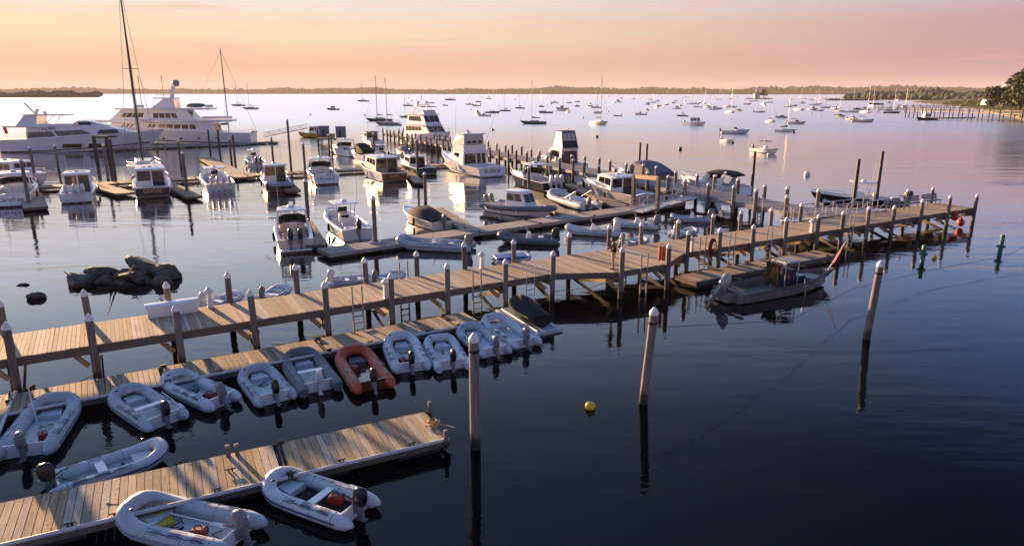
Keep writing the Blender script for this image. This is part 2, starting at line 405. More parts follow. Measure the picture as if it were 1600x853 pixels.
wood_strip('headland_wood', 'low dark wooded point on the left below the far shore', pt, 120, 7, 20, 4, 40, 3)
ridge('point_canopy', pt, 5, 8, 35, 22, 30)
mid = [(560, 1180), (600, 1000), (610, 880), (600, 760), (520, 640), (470, 560)]
land_strip('right_shore', mid, 60, 4, 5)
wood_strip('right_wood', 'dark wood on the right shore behind the anchorage', mid, 300, 9, 21, 6, 55, 1)
ridge('shore_canopy', mid, 8, 12, 45, 23, 40)

# ---------------------------------------------------------------- pier and floats
def piling_mesh(h, r, lean=(0, 0), n=10, z0=-.6):
    mb = MB(); prof = []
    for k in range(6):
        t = k / 5; prof.append((r * (1.06 - .10 * t), z0 + (h - z0) * t))
    return mb.lathe(prof, n, top=lean)
def cap_mesh(r, n=10):
    return MB().lathe([(r * 1.06, -.07), (r * 1.09, .0), (r * 1.06, .03), (r * .52, .15), (.015, .22)], n)
CAPS = {}
def add_cap(parent, r, loc, rot=None):
    k = round(r, 2)
    if k not in CAPS:
        CAPS[k] = cap_mesh(r).build('piling_cap', 'pile_cap', parent, loc); return CAPS[k]
    return inst(CAPS[k], parent, loc)
PILES = {}
def add_piling(parent, x, y, z, h, r=.17):
    """piling as a part: base at water, top at h; x,y local"""
    k = (round(h, 1), round(r, 2))
    hh = k[0]
    if k not in PILES:
        o = piling_mesh(hh, r).build('piling', 'pile_wood', parent, (x, y, z)); PILES[k] = o
    else: o = inst(PILES[k], parent, (x, y, z), rot=(random.uniform(-.02, .02), random.uniform(-.02, .02), random.random() * 6))
    add_cap(o, r, (0, 0, hh))
    return o
def free_piling(x, y, h, label, group=None, r=.17, mt='pile_wood', cap=True, lean=(0, 0)):
    t = thing('mooring_piling', label, 'piling', (x, y, 0), 0, group)
    piling_mesh(h, r, lean).build('post', mt, t, (0, 0, 0))
    if cap: cap_mesh(r).build('piling_cap', 'pile_cap', t, (lean[0], lean[1], h))
    if not group and cap: MB().lathe([(r * 1.02, h - .42), (r * 1.10, h - .40), (r * 1.10, h - .34), (r * 1.02, h - .32)], 12, (lean[0] * .9, lean[1] * .9, 0)).build('rope_wrap', 'rope_dark', t)
    else: MB().lathe([(r * .95, 0), (r * .9, .03), (.02, .04)], 10).build('end_plate', mt, t, (lean[0], lean[1], h))
    return t
def plank_unit(w, th):
    return MB().box((0, 0, 0), (w, 1, th)).build('plank', 'deck_wood', smooth=0, bevel=.0)

PA = (-18.71, 23.32); PRZ = R(30.47); D = 1.47
def pier_world(s, n):
    return (PA[0] + s * math.cos(PRZ) - n * math.sin(PRZ), PA[1] + s * math.sin(PRZ) + n * math.cos(PRZ))
pier = thing('wooden_pier', 'long weathered wooden pier crossing the picture on white-capped pilings', 'pier', (*PA, 0), PRZ)
def near_edge(s):
    if s < 24.2 or s > 33.9: return 0.0
    if s < 27.4: return -1.5 * (s - 24.2) / 3.2
    if s < 31.1: return -1.5
    return -1.5 * (33.9 - s) / 2.8
def planks(parent, s0, s1, n0, n1, z, w, gap, mt, n_parts, jit=.012, name='plank', first='left'):
    """planks laid across; the nearest n_parts are objects of their own, the rest one stuff mesh"""
    base = None; rest = MB(); s = s0; i = 0
    pitch = w + gap; N = int((s1 - s0) / pitch)
    for i in range(N):
        s = s0 + (i + .5) * pitch
        a = n0(s) if callable(n0) else n0; b = n1(s) if callable(n1) else n1
        a += random.uniform(-jit, jit) * 2; b += random.uniform(-jit, jit) * 2
        zz = z - .02 + random.uniform(-.004, .004); tilt = random.uniform(-.004, .004)
        if i < n_parts:
            if base is None:
                mb = MB().box((0, 0, 0), (w, 1, .04)); o = mb.build(name, mt, parent, smooth=0, bevel=.004); base = o
            else: o = inst(base, parent)
            o.location = (s, (a + b) / 2, zz); o.scale = (1 + random.uniform(-.02, .02), b - a, 1); o.rotation_euler = (0, tilt, random.uniform(-.002, .002))
        else:
            rest.box((s, (a + b) / 2, zz), (w, b - a, .04))
    if rest.v:
        o = rest.build('planking', mt, parent, smooth=0); o['kind'] = 'stuff'
S0, S1, PW = -9.0, 67.3, 3.15
planks(pier, S0, S1, near_edge, PW, D, .143, .008, 'deck_wood', 300)
for n in (.06, 1.05, 2.1, PW - .06):
    if n == .06:
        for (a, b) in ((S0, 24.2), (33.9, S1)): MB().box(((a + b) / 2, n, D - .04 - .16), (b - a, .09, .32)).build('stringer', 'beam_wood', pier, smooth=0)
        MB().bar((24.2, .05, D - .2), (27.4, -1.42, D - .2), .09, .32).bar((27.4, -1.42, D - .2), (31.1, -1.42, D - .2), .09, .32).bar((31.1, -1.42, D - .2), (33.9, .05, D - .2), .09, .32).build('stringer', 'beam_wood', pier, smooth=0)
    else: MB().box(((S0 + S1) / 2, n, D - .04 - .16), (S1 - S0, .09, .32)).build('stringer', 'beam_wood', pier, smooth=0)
bent = [-8.2, -5.3, -2.55, .35, 2.9, 5.9, 8.85, 11.95, 15.0, 17.9, 21.2, 24.1, 27.6, 31.0, 33.9, 36.65, 39.7, 42.85, 46.2, 48.95, 51.95, 55.1, 58.9, 62.8, 66.9]
for i, s in enumerate(bent):
    n0 = near_edge(s) - .20
    add_piling(pier, s, n0, 0, 2.62 + .1 * math.sin(i * 2.3), .142)
    sf = s - .25 + .3 * math.sin(i * 1.7)
    if not 49 < s < 60: add_piling(pier, sf, PW + .18, 0, 2.66 + .1 * math.cos(i * 1.9), .142)
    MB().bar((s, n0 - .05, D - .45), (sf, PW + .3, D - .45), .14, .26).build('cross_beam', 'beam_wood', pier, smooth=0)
    if i > 2:
        a = 0 if i % 2 else 1
        MB().bar((s + .14, n0 + (.1 if a else PW - n0), .95), (s + .14, (PW if a else n0 + .1), -.1), .06, .2).build('brace', 'brace_wood', pier, smooth=0)
    if i < len(bent) - 1 and i > 1:
        s2 = bent[i + 1]
        MB().bar((s - .22, n0 + .3, .62), (s - .62, n0 + .5, D - .42), .05, .20).build('brace', 'brace_wood', pier, smooth=0)
def ladder(parent, s, n, ztop, zbot, mt='grey_wood', w=.46):
    mb = MB()
    for k in (-1, 1): mb.box((s + k * w / 2, n, (ztop + zbot) / 2), (.07, .06, ztop - zbot))
    z = zbot + .15
    while z < D - .05: mb.box((s, n, z), (w - .07, .05, .06)); z += .32
    mb.build('ladder', mt, parent, smooth=0)
for s in (13.4, 19.6, 35.3, 37.9, 41.4, 50.2): ladder(pier, s, near_edge(s) - .09, 2.35, -.2)
ladder(pier, 29.3, -1.6, 2.3, -.2)
for s in (17.0, 31.9, 47.6): ladder(pier, s, PW + .1, 2.35, -.2)
mb = MB()
for k in (-.26, .26): mb.tube([(22.8 + k, -.08, -.1), (22.8 + k, -.08, 2.2), (22.8 + k, .05, 2.36), (22.8 + k, .3, 2.3), (22.8 + k, .36, 1.5)], .022, 6)
for z in (.2, .5, .8, 1.1): mb.tube([(22.54, -.08, z), (23.06, -.08, z)], .02, 6)
mb.build('swim_ladder', 'alu', pier)
# pedestals, dock box, life ring, benches
def pedestal(s, n, label):
    x, y = pier_world(s, n); t = thing('power_pedestal', label, 'pedestal', (x, y, D), PRZ, 'white power pedestals on the pier')
    MB().loft([[(-a, -a, z), (a, -a, z), (a, a, z), (-a, a, z)] for a, z in ((.13, 0), (.11, .05), (.08, .62), (.10, .70))]).build('post', 'lamp_white', t, smooth=0)
    MB().lathe([(.17, .70), (.21, .76), (.20, .80), (.08, .90), (.03, .96)], 8).build('lamp_head', 'lamp_white', t)
pedestal(7.5, 2.9, 'white power pedestal beside the long white dock box')
pedestal(14.9, .25, 'white power pedestal between near-edge pilings above the first ladder')
pedestal(21.5, 2.95, 'white power pedestal on the far edge left of the person')
pedestal(34.6, .15, 'white power pedestal behind the pier ladder near the red hose')
pedestal(46.1, .2, 'white power pedestal on the right part of the pier near the work skiff')
x, y = pier_world(5.95, 2.75)
t = thing('dock_box', 'long white fibreglass dock box on the far edge of the pier', 'dock box', (x, y, D), PRZ)
MB().loft([[(-1.0, -a, z), (1.0, -a, z), (1.0, a, z), (-1.0, a, z)] for a, z in ((.25, 0), (.29, .42))]).build('body', 'gel_white', t, smooth=0)
MB().loft([[(-1.06, -a, z), (1.06, -a, z), (1.06, a, z), (-1.06, a, z)] for a, z in ((.32, .422), (.33, .46), (.26, .55), (.12, .58))]).build('lid', 'gel_white', t, smooth=0)
x, y = pier_world(35.8, -.32)
mb = MB()
for k in range(5):
    r_ = .42 - .03 * k
    mb.tube([(r_ * .75 * math.cos(a * math.pi / 8), -.1 - .035 * k, r_ * 1.25 * math.sin(a * math.pi / 8)) for a in range(17)], .03, 6)
mb.build('hose', 'rope_red', None, (x, y, D + .25), PRZ)
tag(bpy.data.objects['hose'], 'dark red hose coiled on a near-edge piling beside the work float', 'hose')
def fender(name, x, y, z, mt, label, cat):
    t = thing(name, label, cat, (x, y, z)); mb = MB()
    for k in (-1, 1): mb.lathe([(.03, -.45), (.09, -.40), (.10, -.3), (.10, .3), (.09, .40), (.03, .45)], 8, (k * .11, 0, 0))
    mb.build('tubes', mt, t); MB().tube([(-.11, 0, .43), (0, 0, .6), (.11, 0, .43)], .015, 5).build('rope', 'rope_dark', t); return t
x, y = pier_world(31.0, -1.12); fender('rescue_float', x, y, D + .55, 'orange', 'orange rescue float pair hanging by the piling right of the person', 'rescue float')
def bench(s, label):
    x, y = pier_world(s, 2.65); t = thing('bench', label, 'bench', (x, y, D), PRZ, 'benches at the pier end')
    for k in range(4): MB().box((0, -.36 + .12 * k, .45), (2.3, .10, .035)).build('slat', 'bench', t, smooth=0)
    for k in range(4): MB().box((0, .12 + .035 * k, .56 + .12 * k), (2.3, .03, .10)).build('slat', 'bench', t, smooth=0)
    for k in (-1, 1):
        MB().box((k * .95, -.3, .21), (.06, .06, .43)).box((k * .95, .08, .21), (.06, .06, .43)).bar((k * .95, .1, .43), (k * .95, .24, .98), .05, .05).build('leg', 'bench', t, smooth=0)
bench(59.9, 'blue-grey slatted bench nearest the boats at the pier end')
bench(62.6, 'middle blue-grey slatted bench at the pier end')
bench(65.3, 'outermost blue-grey slatted bench at the very end of the pier')
for k, (s, z) in enumerate(((64.1, 1.0), (65.2, .4))):
    x, y = pier_world(s, -.1); t = thing('round_fender', ['upper red ball fender hanging under the pier end', 'lower red ball fender hanging under the pier end'][k], 'fender', (x, y, z))
    MB().ell((0, 0, 0), (.30, .30, .34)).build('ball', 'red', t); MB().lathe([(.06, .3), (.06, .42), (.02, .44)], 8).build('eye', 'blue', t); MB().tube([(0, 0, .4), (.05, .1, D - z + .1)], .015, 5).build('rope', 'rope_dark', t)

# second pier, running away to the left
BA = (23.6, 53.2); BRZ = R(115.9)
def back_world(s, n): return (BA[0] + s * math.cos(BRZ) - n * math.sin(BRZ), BA[1] + s * math.sin(BRZ) + n * math.cos(BRZ))
bp = thing('wooden_pier', 'long grey wooden pier running from the right back to the large motor yacht', 'pier', (*BA, 0), BRZ)
planks(bp, -.6, 125, -3.75, 0, D - .006, .155, .012, 'grey_wood', 120)
MB().add([(0, -3.75, D - .014), (3.4, -3.75, D - .014), (-1.0, -10.5, D - .014), (-3.0, -9.6, D - .014)] + [(0, -3.75, D - .2), (3.4, -3.75, D - .2), (-1.0, -10.5, D - .2), (-3.0, -9.6, D - .2)], [(0, 1, 2, 3), (7, 6, 5, 4), (0, 4, 5, 1), (1, 5, 6, 2), (2, 6, 7, 3), (3, 7, 4, 0)]).build('corner_deck', 'grey_wood', bp, smooth=0)
for n in (-3.7, -1.9, -.05): MB().box((62.2, n, D - .22), (125.5, .1, .34)).build('stringer', 'grey_wood', bp, smooth=0)
for k in range(40):
    s = 2.4 + k * 3.1 + .3 * math.sin(k * 2.1)
    add_piling(bp, s, .16, 0, 2.7 + .15 * math.sin(k * 1.3), .175)
    add_piling(bp, s + .4, -3.9, 0, 2.7 + .15 * math.cos(k * 1.7), .175)
    if k < 24: MB().bar((s, .3, D - .5), (s + .4, -4.0, D - .5), .14, .24).build('cross_beam', 'grey_wood', bp, smooth=0)
for s in (5.2, 17): ladder(bp, s, .1, 2.3, -.2)

def float_dock(name, label, A, B, width, parts, w=.17, mt='float_wood', z=.45, bumper=True, drums=True, group=None, seam=6.1):
    """floating dock: A, B ends of the near edge, planks across, width to the left of A->B"""
    a, b = Vector(A), Vector(B); d = b - a; Ln = d.length; rz = math.atan2(d.y, d.x)
    t = thing(name, label, 'floating dock', (*A, 0), rz, group)
    s = 0.
    while s < Ln - .3:
        e = min(Ln, s + seam) - .06
        planks(t, s + .03, e, .05, width - .05, z, w, .014, mt, parts)
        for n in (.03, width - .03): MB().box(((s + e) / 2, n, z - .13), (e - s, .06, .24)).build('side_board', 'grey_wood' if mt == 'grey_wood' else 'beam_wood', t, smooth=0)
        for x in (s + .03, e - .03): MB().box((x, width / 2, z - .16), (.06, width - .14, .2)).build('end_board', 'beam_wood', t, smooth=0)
        if bumper: MB().tube([(s + .05, -.03, z + .005), (e - .05, -.03, z + .005)], .055, 8).build('bumper', 'bumper', t)
        if drums:
            for k in (.2, .8): MB().box((s + (e - s) * k, width / 2, z - .42), ((e - s) * .28, width - .3, .40)).build('float_drum', 'drum', t, smooth=0)
        if bumper:
            for k in (.3, .75): MB().tube([(s + (e - s) * k - .13, .14, z + .07), (s + (e - s) * k + .13, .14, z + .07)], .02, 6).box((s + (e - s) * k - .05, .14, z + .03), (.04, .05, .07)).box((s + (e - s) * k + .05, .14, z + .03), (.04, .05, .07)).build('cleat', 'steel_dark', t)
        if s > 0:
            for n in (.1, width - .1): MB().box((s, n, z + .04), (.22, .1, .12)).build('hinge', 'steel_dark', t, smooth=0)
        s += seam
    return t
dd = float_dock('floating_dock', 'wooden dinghy dock floating along the near side of the pier', (-18.01, 20.36), (-1.3, 30.56), 1.9, 60)
nd = float_dock('floating_dock', 'nearest wooden floating dock reaching in from the lower left corner', (-13, 13.74), (-1.88, 19.37), 2.15, 80, .19, seam=7.6)
wf = float_dock('floating_dock', 'small orange wooden float beside the grey work skiff', (10.52, 37.53), (21.79, 44.38), 1.7, 60, .19, bumper=False)
cr_ = float_dock('floating_dock', 'short landing at the left frame edge joining the dinghy dock', (-14.76, 16.64), (-18.04, 22.89), 1.6, 30)
f2 = float_dock('floating_dock', 'long grey floating dock behind the pier with tenders alongside', (-12.27, 44.57), (17.28, 66.58), 2.2, 40, .19, 'grey_wood', bumper=False)
fg = [((-13.19, 47.78), (-16.91, 56.87), 1.5, 'finger float between the cream twin-engine boat and the centre console'),
      ((-2.42, 52.97), (-6.64, 63.87), 1.4, 'finger float beside the open boat with the black cover'),
      ((5.88, 59.04), (3.32, 70.41), 1.4, 'finger float between the cabin inflatable and the grey inflatable'),
      ((11.3, 64.62), (7.28, 81.83), 1.6, 'wooden finger float beside the picnic boat'),
      ((-44.27, 64.62), (-55.16, 79.49), 2.0, 'sunlit finger float left of the boat with three white outboards'),
      ((-41, 74.19), (-50.91, 83.67), 2.0, 'sunlit finger float right of the boat with three white outboards'),
      ((-32.49, 71.32), (-43.07, 85.59), 1.6, 'finger float between the navy-sterned boat and the four-engine boat'),
      ((-33.33, 88.28), (-50.58, 116.51), 2.4, 'broad sunlit float right of the four-engine boat'),
      ((-23.46, 75.71), (-31.13, 92.65), 1.6, 'finger float between the pilothouse boat and the white express cruiser'),
      ((-10.5, 82.43), (-14.78, 99.18), 1.3, 'finger float between the wooden-sterned boat and the teal boat')]
for a, b, wd, lb in fg: float_dock('finger_float', lb, a, b, wd, 0, .2, 'float_wood', bumper=False, drums=False, group='finger floats between the slips')
float_dock('floating_dock', 'main floating walkway behind the row of boats on the left', (-66, 70.5), (-4.5, 106), 2.4, 0, .2, 'float_wood', bumper=False, drums=False)
float_dock('floating_dock', 'low dark float behind the stern of the large white yacht', (-78.93, 131.25), (-51.09, 152.13), 3.0, 0, .25, 'grey_wood', bumper=False)
# gate frame over the gangway, gangways
def gangway(label, a, b, za, zb, w, mt='alu'):
    a, b = Vector(a), Vector(b); d = b - a; Ln = d.length; rz = math.atan2(d.y, d.x)
    t = thing('gangway', label, 'gangway', (a.x, a.y, 0), rz)
    zz = lambda s: za + (zb - za) * s / Ln
    MB().bar((0, w / 2, za), (Ln, w / 2, zb), w, .08).build('deck', 'deck_grey', t, smooth=0)
    for n in (0, w):
        mb = MB(); mb.tube([(0, n, za + 1.0), (Ln, n, zb + 1.0)], .035, 6); mb.tube([(0, n, za + .05), (Ln, n, zb + .05)], .045, 6); mb.tube([(0, n, za + .5), (Ln, n, zb + .5)], .022, 6)
        N = max(4, int(Ln / 1.1))
        for k in range(N + 1):
            s = Ln * k / N; mb.tube([(s, n, zz(s)), (s, n, zz(s) + 1.0)], .03, 6)
            if k < N:
                s2 = Ln * (k + 1) / N; mb.tube([(s, n, zz(s) + (.05 if k % 2 else 1.0)), (s2, n, zz(s2) + (1.0 if k % 2 else .05))], .025, 6)
        mb.build('truss_rail', mt, t)
    return t
gangway('white truss gangway descending from the second pier to the grey float', (19.78, 68.36), (10.76, 61.41), 1.42, .55, 1.5)
gangway('white truss gangway standing behind the right end of the pier', pier_world(59.4, 4.2), pier_world(49.5, 5.6), 1.45, 1.2, 1.4)
gangway('far truss gangway left of the two blue booths', (-51, 173.39), (-60.05, 167.65), 2.4, .6, 1.6)
t = thing('gate_frame', 'tall wooden gate frame over the gangway foot', 'gate frame', (0, 0, 0))
ga, gb = (11.64, 65.1, 3.32), (13.2, 61.58, 3.55)
for q in (ga, gb): MB().box((q[0], q[1], q[2] / 2 - .2), (.32, .32, q[2] + .4), R(35)).build('post', 'pile_wood', t, smooth=0, bevel=.02)
MB().bar((ga[0], ga[1], ga[2] - .1), (gb[0], gb[1], gb[2] - .1), .2, .35).build('header', 'brace_wood', t, smooth=0)
for q in (ga, gb): MB().lathe([(.24, 0), (.22, .05), (.02, .25)], 4).build('piling_cap', 'pile_cap', t, (q[0], q[1], ga[2] + .02))
# free-standing mooring pilings
SL = 'weathered mooring piling standing in the slips among the boats'; SG = 'mooring pilings among the slips'
free_piling(*(-1.16, 19.54, 3.66), 'nearest mooring piling in open water, at the picture centre', None, .158)
q = (4.72, 22.77, 3.42); free_piling(q[0], q[1], q[2], 'leaning mooring piling right of the yellow ball buoy', None, .158, lean=(.28, .1))
q = (16.19, 29.44, 3.47); free_piling(q[0], q[1], q[2], 'farthest right leaning mooring piling in open water', None, .158, lean=(.25, .1))
for q, lb in [((-47.48, 66.62, 4.56), 'piling just right of the left-edge cruiser, nearest of its pair'), ((-56.98, 81.75, 4.61), 'piling behind the one right of the left-edge cruiser'), ((-64.89, 98.26, 3.61), 'piling standing in front of the ribbon-window yacht, left of the three-outboard boat'),
          ((-50.37, 85.35, 4.65), 'piling right of the three-outboard boat beside the black goalpost'), ((-53.09, 103.45, 3.7), 'piling rising behind the navy-sterned boat'), ((-49.81, 103.45, 3.89), 'piling behind and left of the four-engine boat'), ((-44.48, 109.19, 3.8), 'piling on the broad sunlit float right of the four-engine boat'), ((-39.3, 113.38, 3.73), 'piling behind the cream pilothouse boat'),
          ((-26.11, 86.62, 4.71), 'piling at the left of the white express cruiser in the middle slip'), ((-18.44, 60.92, 3.29), 'thick piling right of the cream twin-engine boat'), ((-32.14, 99.93, 7.1), 'tallest brown piling between the pilothouse boat and the express cruiser'), ((-23.53, 117.9, 4.19), 'piling among the far cluster of boats'), ((-12.46, 90.66, 4.92), 'piling in front of the teal boat'),
          ((-8.7, 68.21, 3.08), 'piling right behind the open boat with the black cover'), ((-9.84, 48.11, 3.67), 'piling through the white guide on the grey float'), ((1.87, 76.36, 2.85), 'piling in front of the dark-hulled sport boat'), ((-32.78, 124.06, 3.61), 'piling between the two black steel piles below the booths'), ((-35.95, 75.36, 4.49), 'piling between the navy-sterned boat and the four-engine boat')]:
    free_piling(*q, lb, SG, .16)
q = (-9.84, 48.11, 3.67); t = thing('pile_guide', 'white pile guide around the piling on the grey float', 'pile guide', (q[0], q[1], .44)); MB().box((0, -.3, .06), (.75, .1, .12)).box((0, .3, .06), (.75, .1, .12)).box((-.33, 0, .06), (.1, .5, .12)).box((.33, 0, .06), (.1, .5, .12)).build('collar', 'bumper', t, smooth=0)
for i, q in enumerate([(26.52, 75.36, 4.69), (32.24, 64, 4.92), (36.18, 67.41, 5.35), (17.17, 92.82, 4.44), (18.55, 95.08, 4.11), (-54.74, 125.37, 4.44), (-51.92, 122.78, 4.58), (-43.1, 107.21, 4.51), (-37.83, 135.34, 4.17), (-32.66, 125.37, 3.76), (-56.91, 98.26, 4.51)]):
    free_piling(*q, ['single black steel pile right of the boat with the black bimini', 'left one of two tall black steel piles behind the right gangway', 'right one of two tall black steel piles behind the right gangway',
        'left one of two black piles behind the gate frame', 'right one of two black piles behind the gate frame'][i] if i < 5 else ['left one of a pair of black piles before the three-deck yacht', 'right one of a pair of black piles before the three-deck yacht', 'black pile at the stern of the black sailing yacht', 'black pile left of the two booths piling', 'black pile right of the two booths piling', 'black pile beside the steel goalpost'][i - 5], None, .16, 'steel_dark', False)
t = thing('pile_gate', 'black steel goalpost frame in front of the two white yachts', 'gate frame')
a, b = (-67.64, 112.31, 4.1), (-64.36, 110.21, 4.23)
for q in (a, b): MB().box((q[0], q[1], q[2] / 2 - .3), (.4, .4, q[2] + .6)).build('post', 'steel_dark', t, smooth=0)
MB().bar((a[0], a[1], a[2]), (b[0], b[1], a[2]), .3, .3).build('header', 'steel_dark', t, smooth=0)
# booths by the far gangway
for i, p in enumerate(((-41.89, 155.28), (-37.62, 153))):
    t = thing('booth', ['left', 'right'][i] + ' one of two small square blue-grey booths on the far dock', 'booth', (*p, 1.3), R(8), 'booths on the far dock')
    MB().box((0, 0, 1.2), (2.1, 1.2, 2.4)).build('wall', 'booth', t, smooth=0); MB().box((0, 0, 2.45), (2.4, 1.5, .14)).build('roof', 'lamp_white', t, smooth=0)
    MB().box((-.1, -.62, .85), (.55, .04, 1.5)).build('door', 'gel_navy', t, smooth=0)
    MB().box((0, 0, -.35), (3.2, 2.0, .3)).build('plinth', 'beam_wood', t, smooth=0)
# ---------------------------------------------------------------- boats
class Hull:
    def __init__(s, L, B, fb, fs, dr=.35, ent=2.2, sw=.9, rake=.9, full=.45, bowfull=.02):
        s.L, s.B, s.fb, s.fs, s.dr, s.ent, s.sw, s.rake, s.full, s.bf = L, B, fb, fs, dr, ent, sw, rake, full, bowfull
    def b(s, t):
        k = s.sw + (1 - s.sw) * min(1, t / .4)
        if t > s.full: k *= max(s.bf, 1 - ((t - s.full) / (1 - s.full)) ** s.ent)
        return s.B / 2 * k
    def z(s, t): return s.fs + (s.fb - s.fs) * t ** 1.8
    def x(s, t): return -s.L / 2 + s.L * t
    def t(s, x): return (x + s.L / 2) / s.L
    def mesh(s, n=16):
        rings = []
        for i in range(n + 1):
            t = i / n; b = s.b(t); zs = s.z(t); x = s.x(t)
            bc = b * (.90 - .38 * t ** 3); zc = .06 + s.fb * .5 * max(0, (t - .35) / .65) ** 2.2
            zk = -s.dr + (s.dr + s.fb * .18) * t ** 6; xc = x - s.rake * .45 * t ** 4; xk = x - s.rake * t ** 4
            zm = zc + (zs - zc) * .55; bm_ = bc + (b - bc) * (.62 - .2 * t ** 2); xm = xc + (x - xc) * .55
            rings.append([(x, -b, zs), (xm, -bm_, zm), (xc, -bc, zc), (xk, 0, zk), (xc, bc, zc), (xm, bm_, zm), (x, b, zs)])
        return MB().loft(rings, closed=False, cap0=True, cap1=False)
    def rail(s, dz=0., dy=0., t0=0., t1=1., n=14):
        L_ = [(s.x(t0 + (t1 - t0) * i / n), -(s.b(t0 + (t1 - t0) * i / n) + dy), s.z(t0 + (t1 - t0) * i / n) + dz) for i in range(n + 1)]
        return L_ + [(x, -y, z) for x, y, z in reversed(L_)]
    def deck(s, c0, c1, sole, ins=.18, camber=.05, n=20, dz=-.03):
        """deck with a cockpit between t=c0..c1 sunk to z=sole; c0=None for none"""
        mb = MB(); ts = sorted(set([i / n for i in range(n + 1)] + ([c0, c1] if c0 is not None else [])))
        for a, b in zip(ts, ts[1:]):
            open_ = c0 is not None and a >= c0 - 1e-6 and b <= c1 + 1e-6
            A, B_ = s.b(a) - .02, s.b(b) - .02; za, zb = s.z(a) + dz, s.z(b) + dz; xa, xb = s.x(a), s.x(b)
            if not open_:
                ca, cb = camber * A * 2, camber * B_ * 2
                mb.add([(xa, -A, za), (xb, -B_, zb), (xb, 0, zb + cb), (xa, 0, za + ca), (xa, A, za), (xb, B_, zb)], [(0, 1, 2, 3), (3, 2, 5, 4)])
            else:
                for k in (-1, 1):
                    ia, ib = max(.05, A - ins), max(.05, B_ - ins)
                    mb.add([(xa, k * A, za), (xb, k * B_, zb), (xb, k * ib, zb + .02), (xa, k * ia, za + .02), (xa, k * ia, sole), (xb, k * ib, sole)], [(0, 1, 2, 3), (3, 2, 5, 4)])
                mb.add([(xa, -max(.05, A - ins), sole), (xb, -max(.05, B_ - ins), sole), (xb, max(.05, B_ - ins), sole), (xa, max(.05, A - ins), sole)], [(0, 1, 2, 3)])
        if c0 is not None:
            for c in (c0, c1):
                A = max(.05, s.b(c) - .02 - ins); z = s.z(c) + dz
                mb.add([(s.x(c), -A, sole), (s.x(c), A, sole), (s.x(c), A, z + .02), (s.x(c), -A, z + .02)], [(0, 1, 2, 3)])
        return mb
def basic_boat(name, label, cat, loc, rz, H, hull_mt, cock=None, sole=.25, deck_mt='gel_white', rail_mt='gel_white', boot=None, group=None, ins=.18, rub=.035):
    t = thing(name, label, cat, (*loc, 0), R(rz), group)
    H.mesh().build('hull', hull_mt, t, smooth=35)
    H.deck(*(cock or (None, None)), sole, ins).build('deck', deck_mt, t, smooth=30)
    MB().tube(H.rail(0, .0) , rub, 6).build('rub_rail', rail_mt, t)
    if boot:
        MB().box((-H.L / 2 - .004, 0, .04), (.02, H.b(0) * 1.72, .14)).build('boot_stripe', boot, t, smooth=0)
    return t
def bil(q, u, v):
    a = Vector(q[0]).lerp(Vector(q[1]), u); b = Vector(q[3]).lerp(Vector(q[2]), u); return a.lerp(b, v)
def panes(parent, q, rects, mt='glass', name='window', out=.015):
    """window panes on the quad q (corners a,b,c,d; outward by right hand rule); rects are (u0,v0,u1,v1[,shear]) """
    nrm = (Vector(q[1]) - Vector(q[0])).cross(Vector(q[3]) - Vector(q[0])).normalized()
    for r in rects:
        sh = r[4] if len(r) > 4 else 0.
        pts = [bil(q, r[0], r[1]), bil(q, r[2], r[1]), bil(q, r[2] + sh, r[3]), bil(q, r[0] + sh, r[3])]
        MB().panel([p + nrm * .004 for p in pts], out).build(name, mt, parent, smooth=0)
def row(n, u0, u1, v0, v1, gap=.03):
    w = (u1 - u0) / n
    return [(u0 + i * w + gap / 2, v0, u0 + (i + 1) * w - gap / 2, v1) for i in range(n)]
def house(parent, x0, x1, w0, w1, z0, z1, rf=.4, ra=.05, tum=.08, mt='gel_white', name='cabin', side=None, front=None, aft=None, roof=None, glass='glass', z0f=None):
    """deckhouse frustum, x0 aft .. x1 front; side/front/aft lists of pane rects; roof=(over_aft, over_front, over_side, thick, material)"""
    zf = z0 if z0f is None else z0f
    yy = lambda x, z: w0 + (w1 - w0) * (x - x0) / (x1 - x0) - tum * (z - z0) / (z1 - z0)
    bo = [(x0, -yy(x0, z0), z0), (x1, -yy(x1, zf), zf), (x1, yy(x1, zf), zf), (x0, yy(x0, z0), z0)]
    to = [(x0 + ra, -yy(x0 + ra, z1), z1), (x1 - rf, -yy(x1 - rf, z1), z1), (x1 - rf, yy(x1 - rf, z1), z1), (x0 + ra, yy(x0 + ra, z1), z1)]
    c = MB().loft([bo, to]).build(name, mt, parent, smooth=0, bevel=min(.06, (z1 - z0) * .12))
    Q = {'r': (bo[0], bo[1], to[1], to[0]), 'f': (bo[1], bo[2], to[2], to[1]), 'l': (bo[2], bo[3], to[3], to[2]), 'a': (bo[3], bo[0], to[0], to[3])}
    if side:
        panes(c, Q['r'], side, glass); panes(c, Q['l'], [(1 - r[2], r[1], 1 - r[0], r[3], -(r[4] if len(r) > 4 else 0)) for r in side], glass)
    if front: panes(c, Q['f'], front, glass)
    if aft: panes(c, Q['a'], aft, glass)
    if roof:
        oa, of, os_, th, rm = roof
        x_a, x_f = x0 + ra - oa, x1 - rf + of; wa, wf = yy(x0 + ra, z1) + os_, yy(x1 - rf, z1) + os_
        rings = []
        for k, zz in ((-.05, z1 + .004), (0, z1 + .02), (0, z1 + th * .6), (-.18, z1 + th)):
            rings.append([(x_a - k, -wa - k, zz), (x_f + k * 2.0 - .12, -wf - k, zz), (x_f + k, -wf * .55, zz), (x_f + k, wf * .55, zz), (x_f + k * 2 - .12, wf + k, zz), (x_a - k, wa + k, zz)])
        MB().loft(rings).build('roof', rm, c, smooth=50)
    return c
MOT = {}
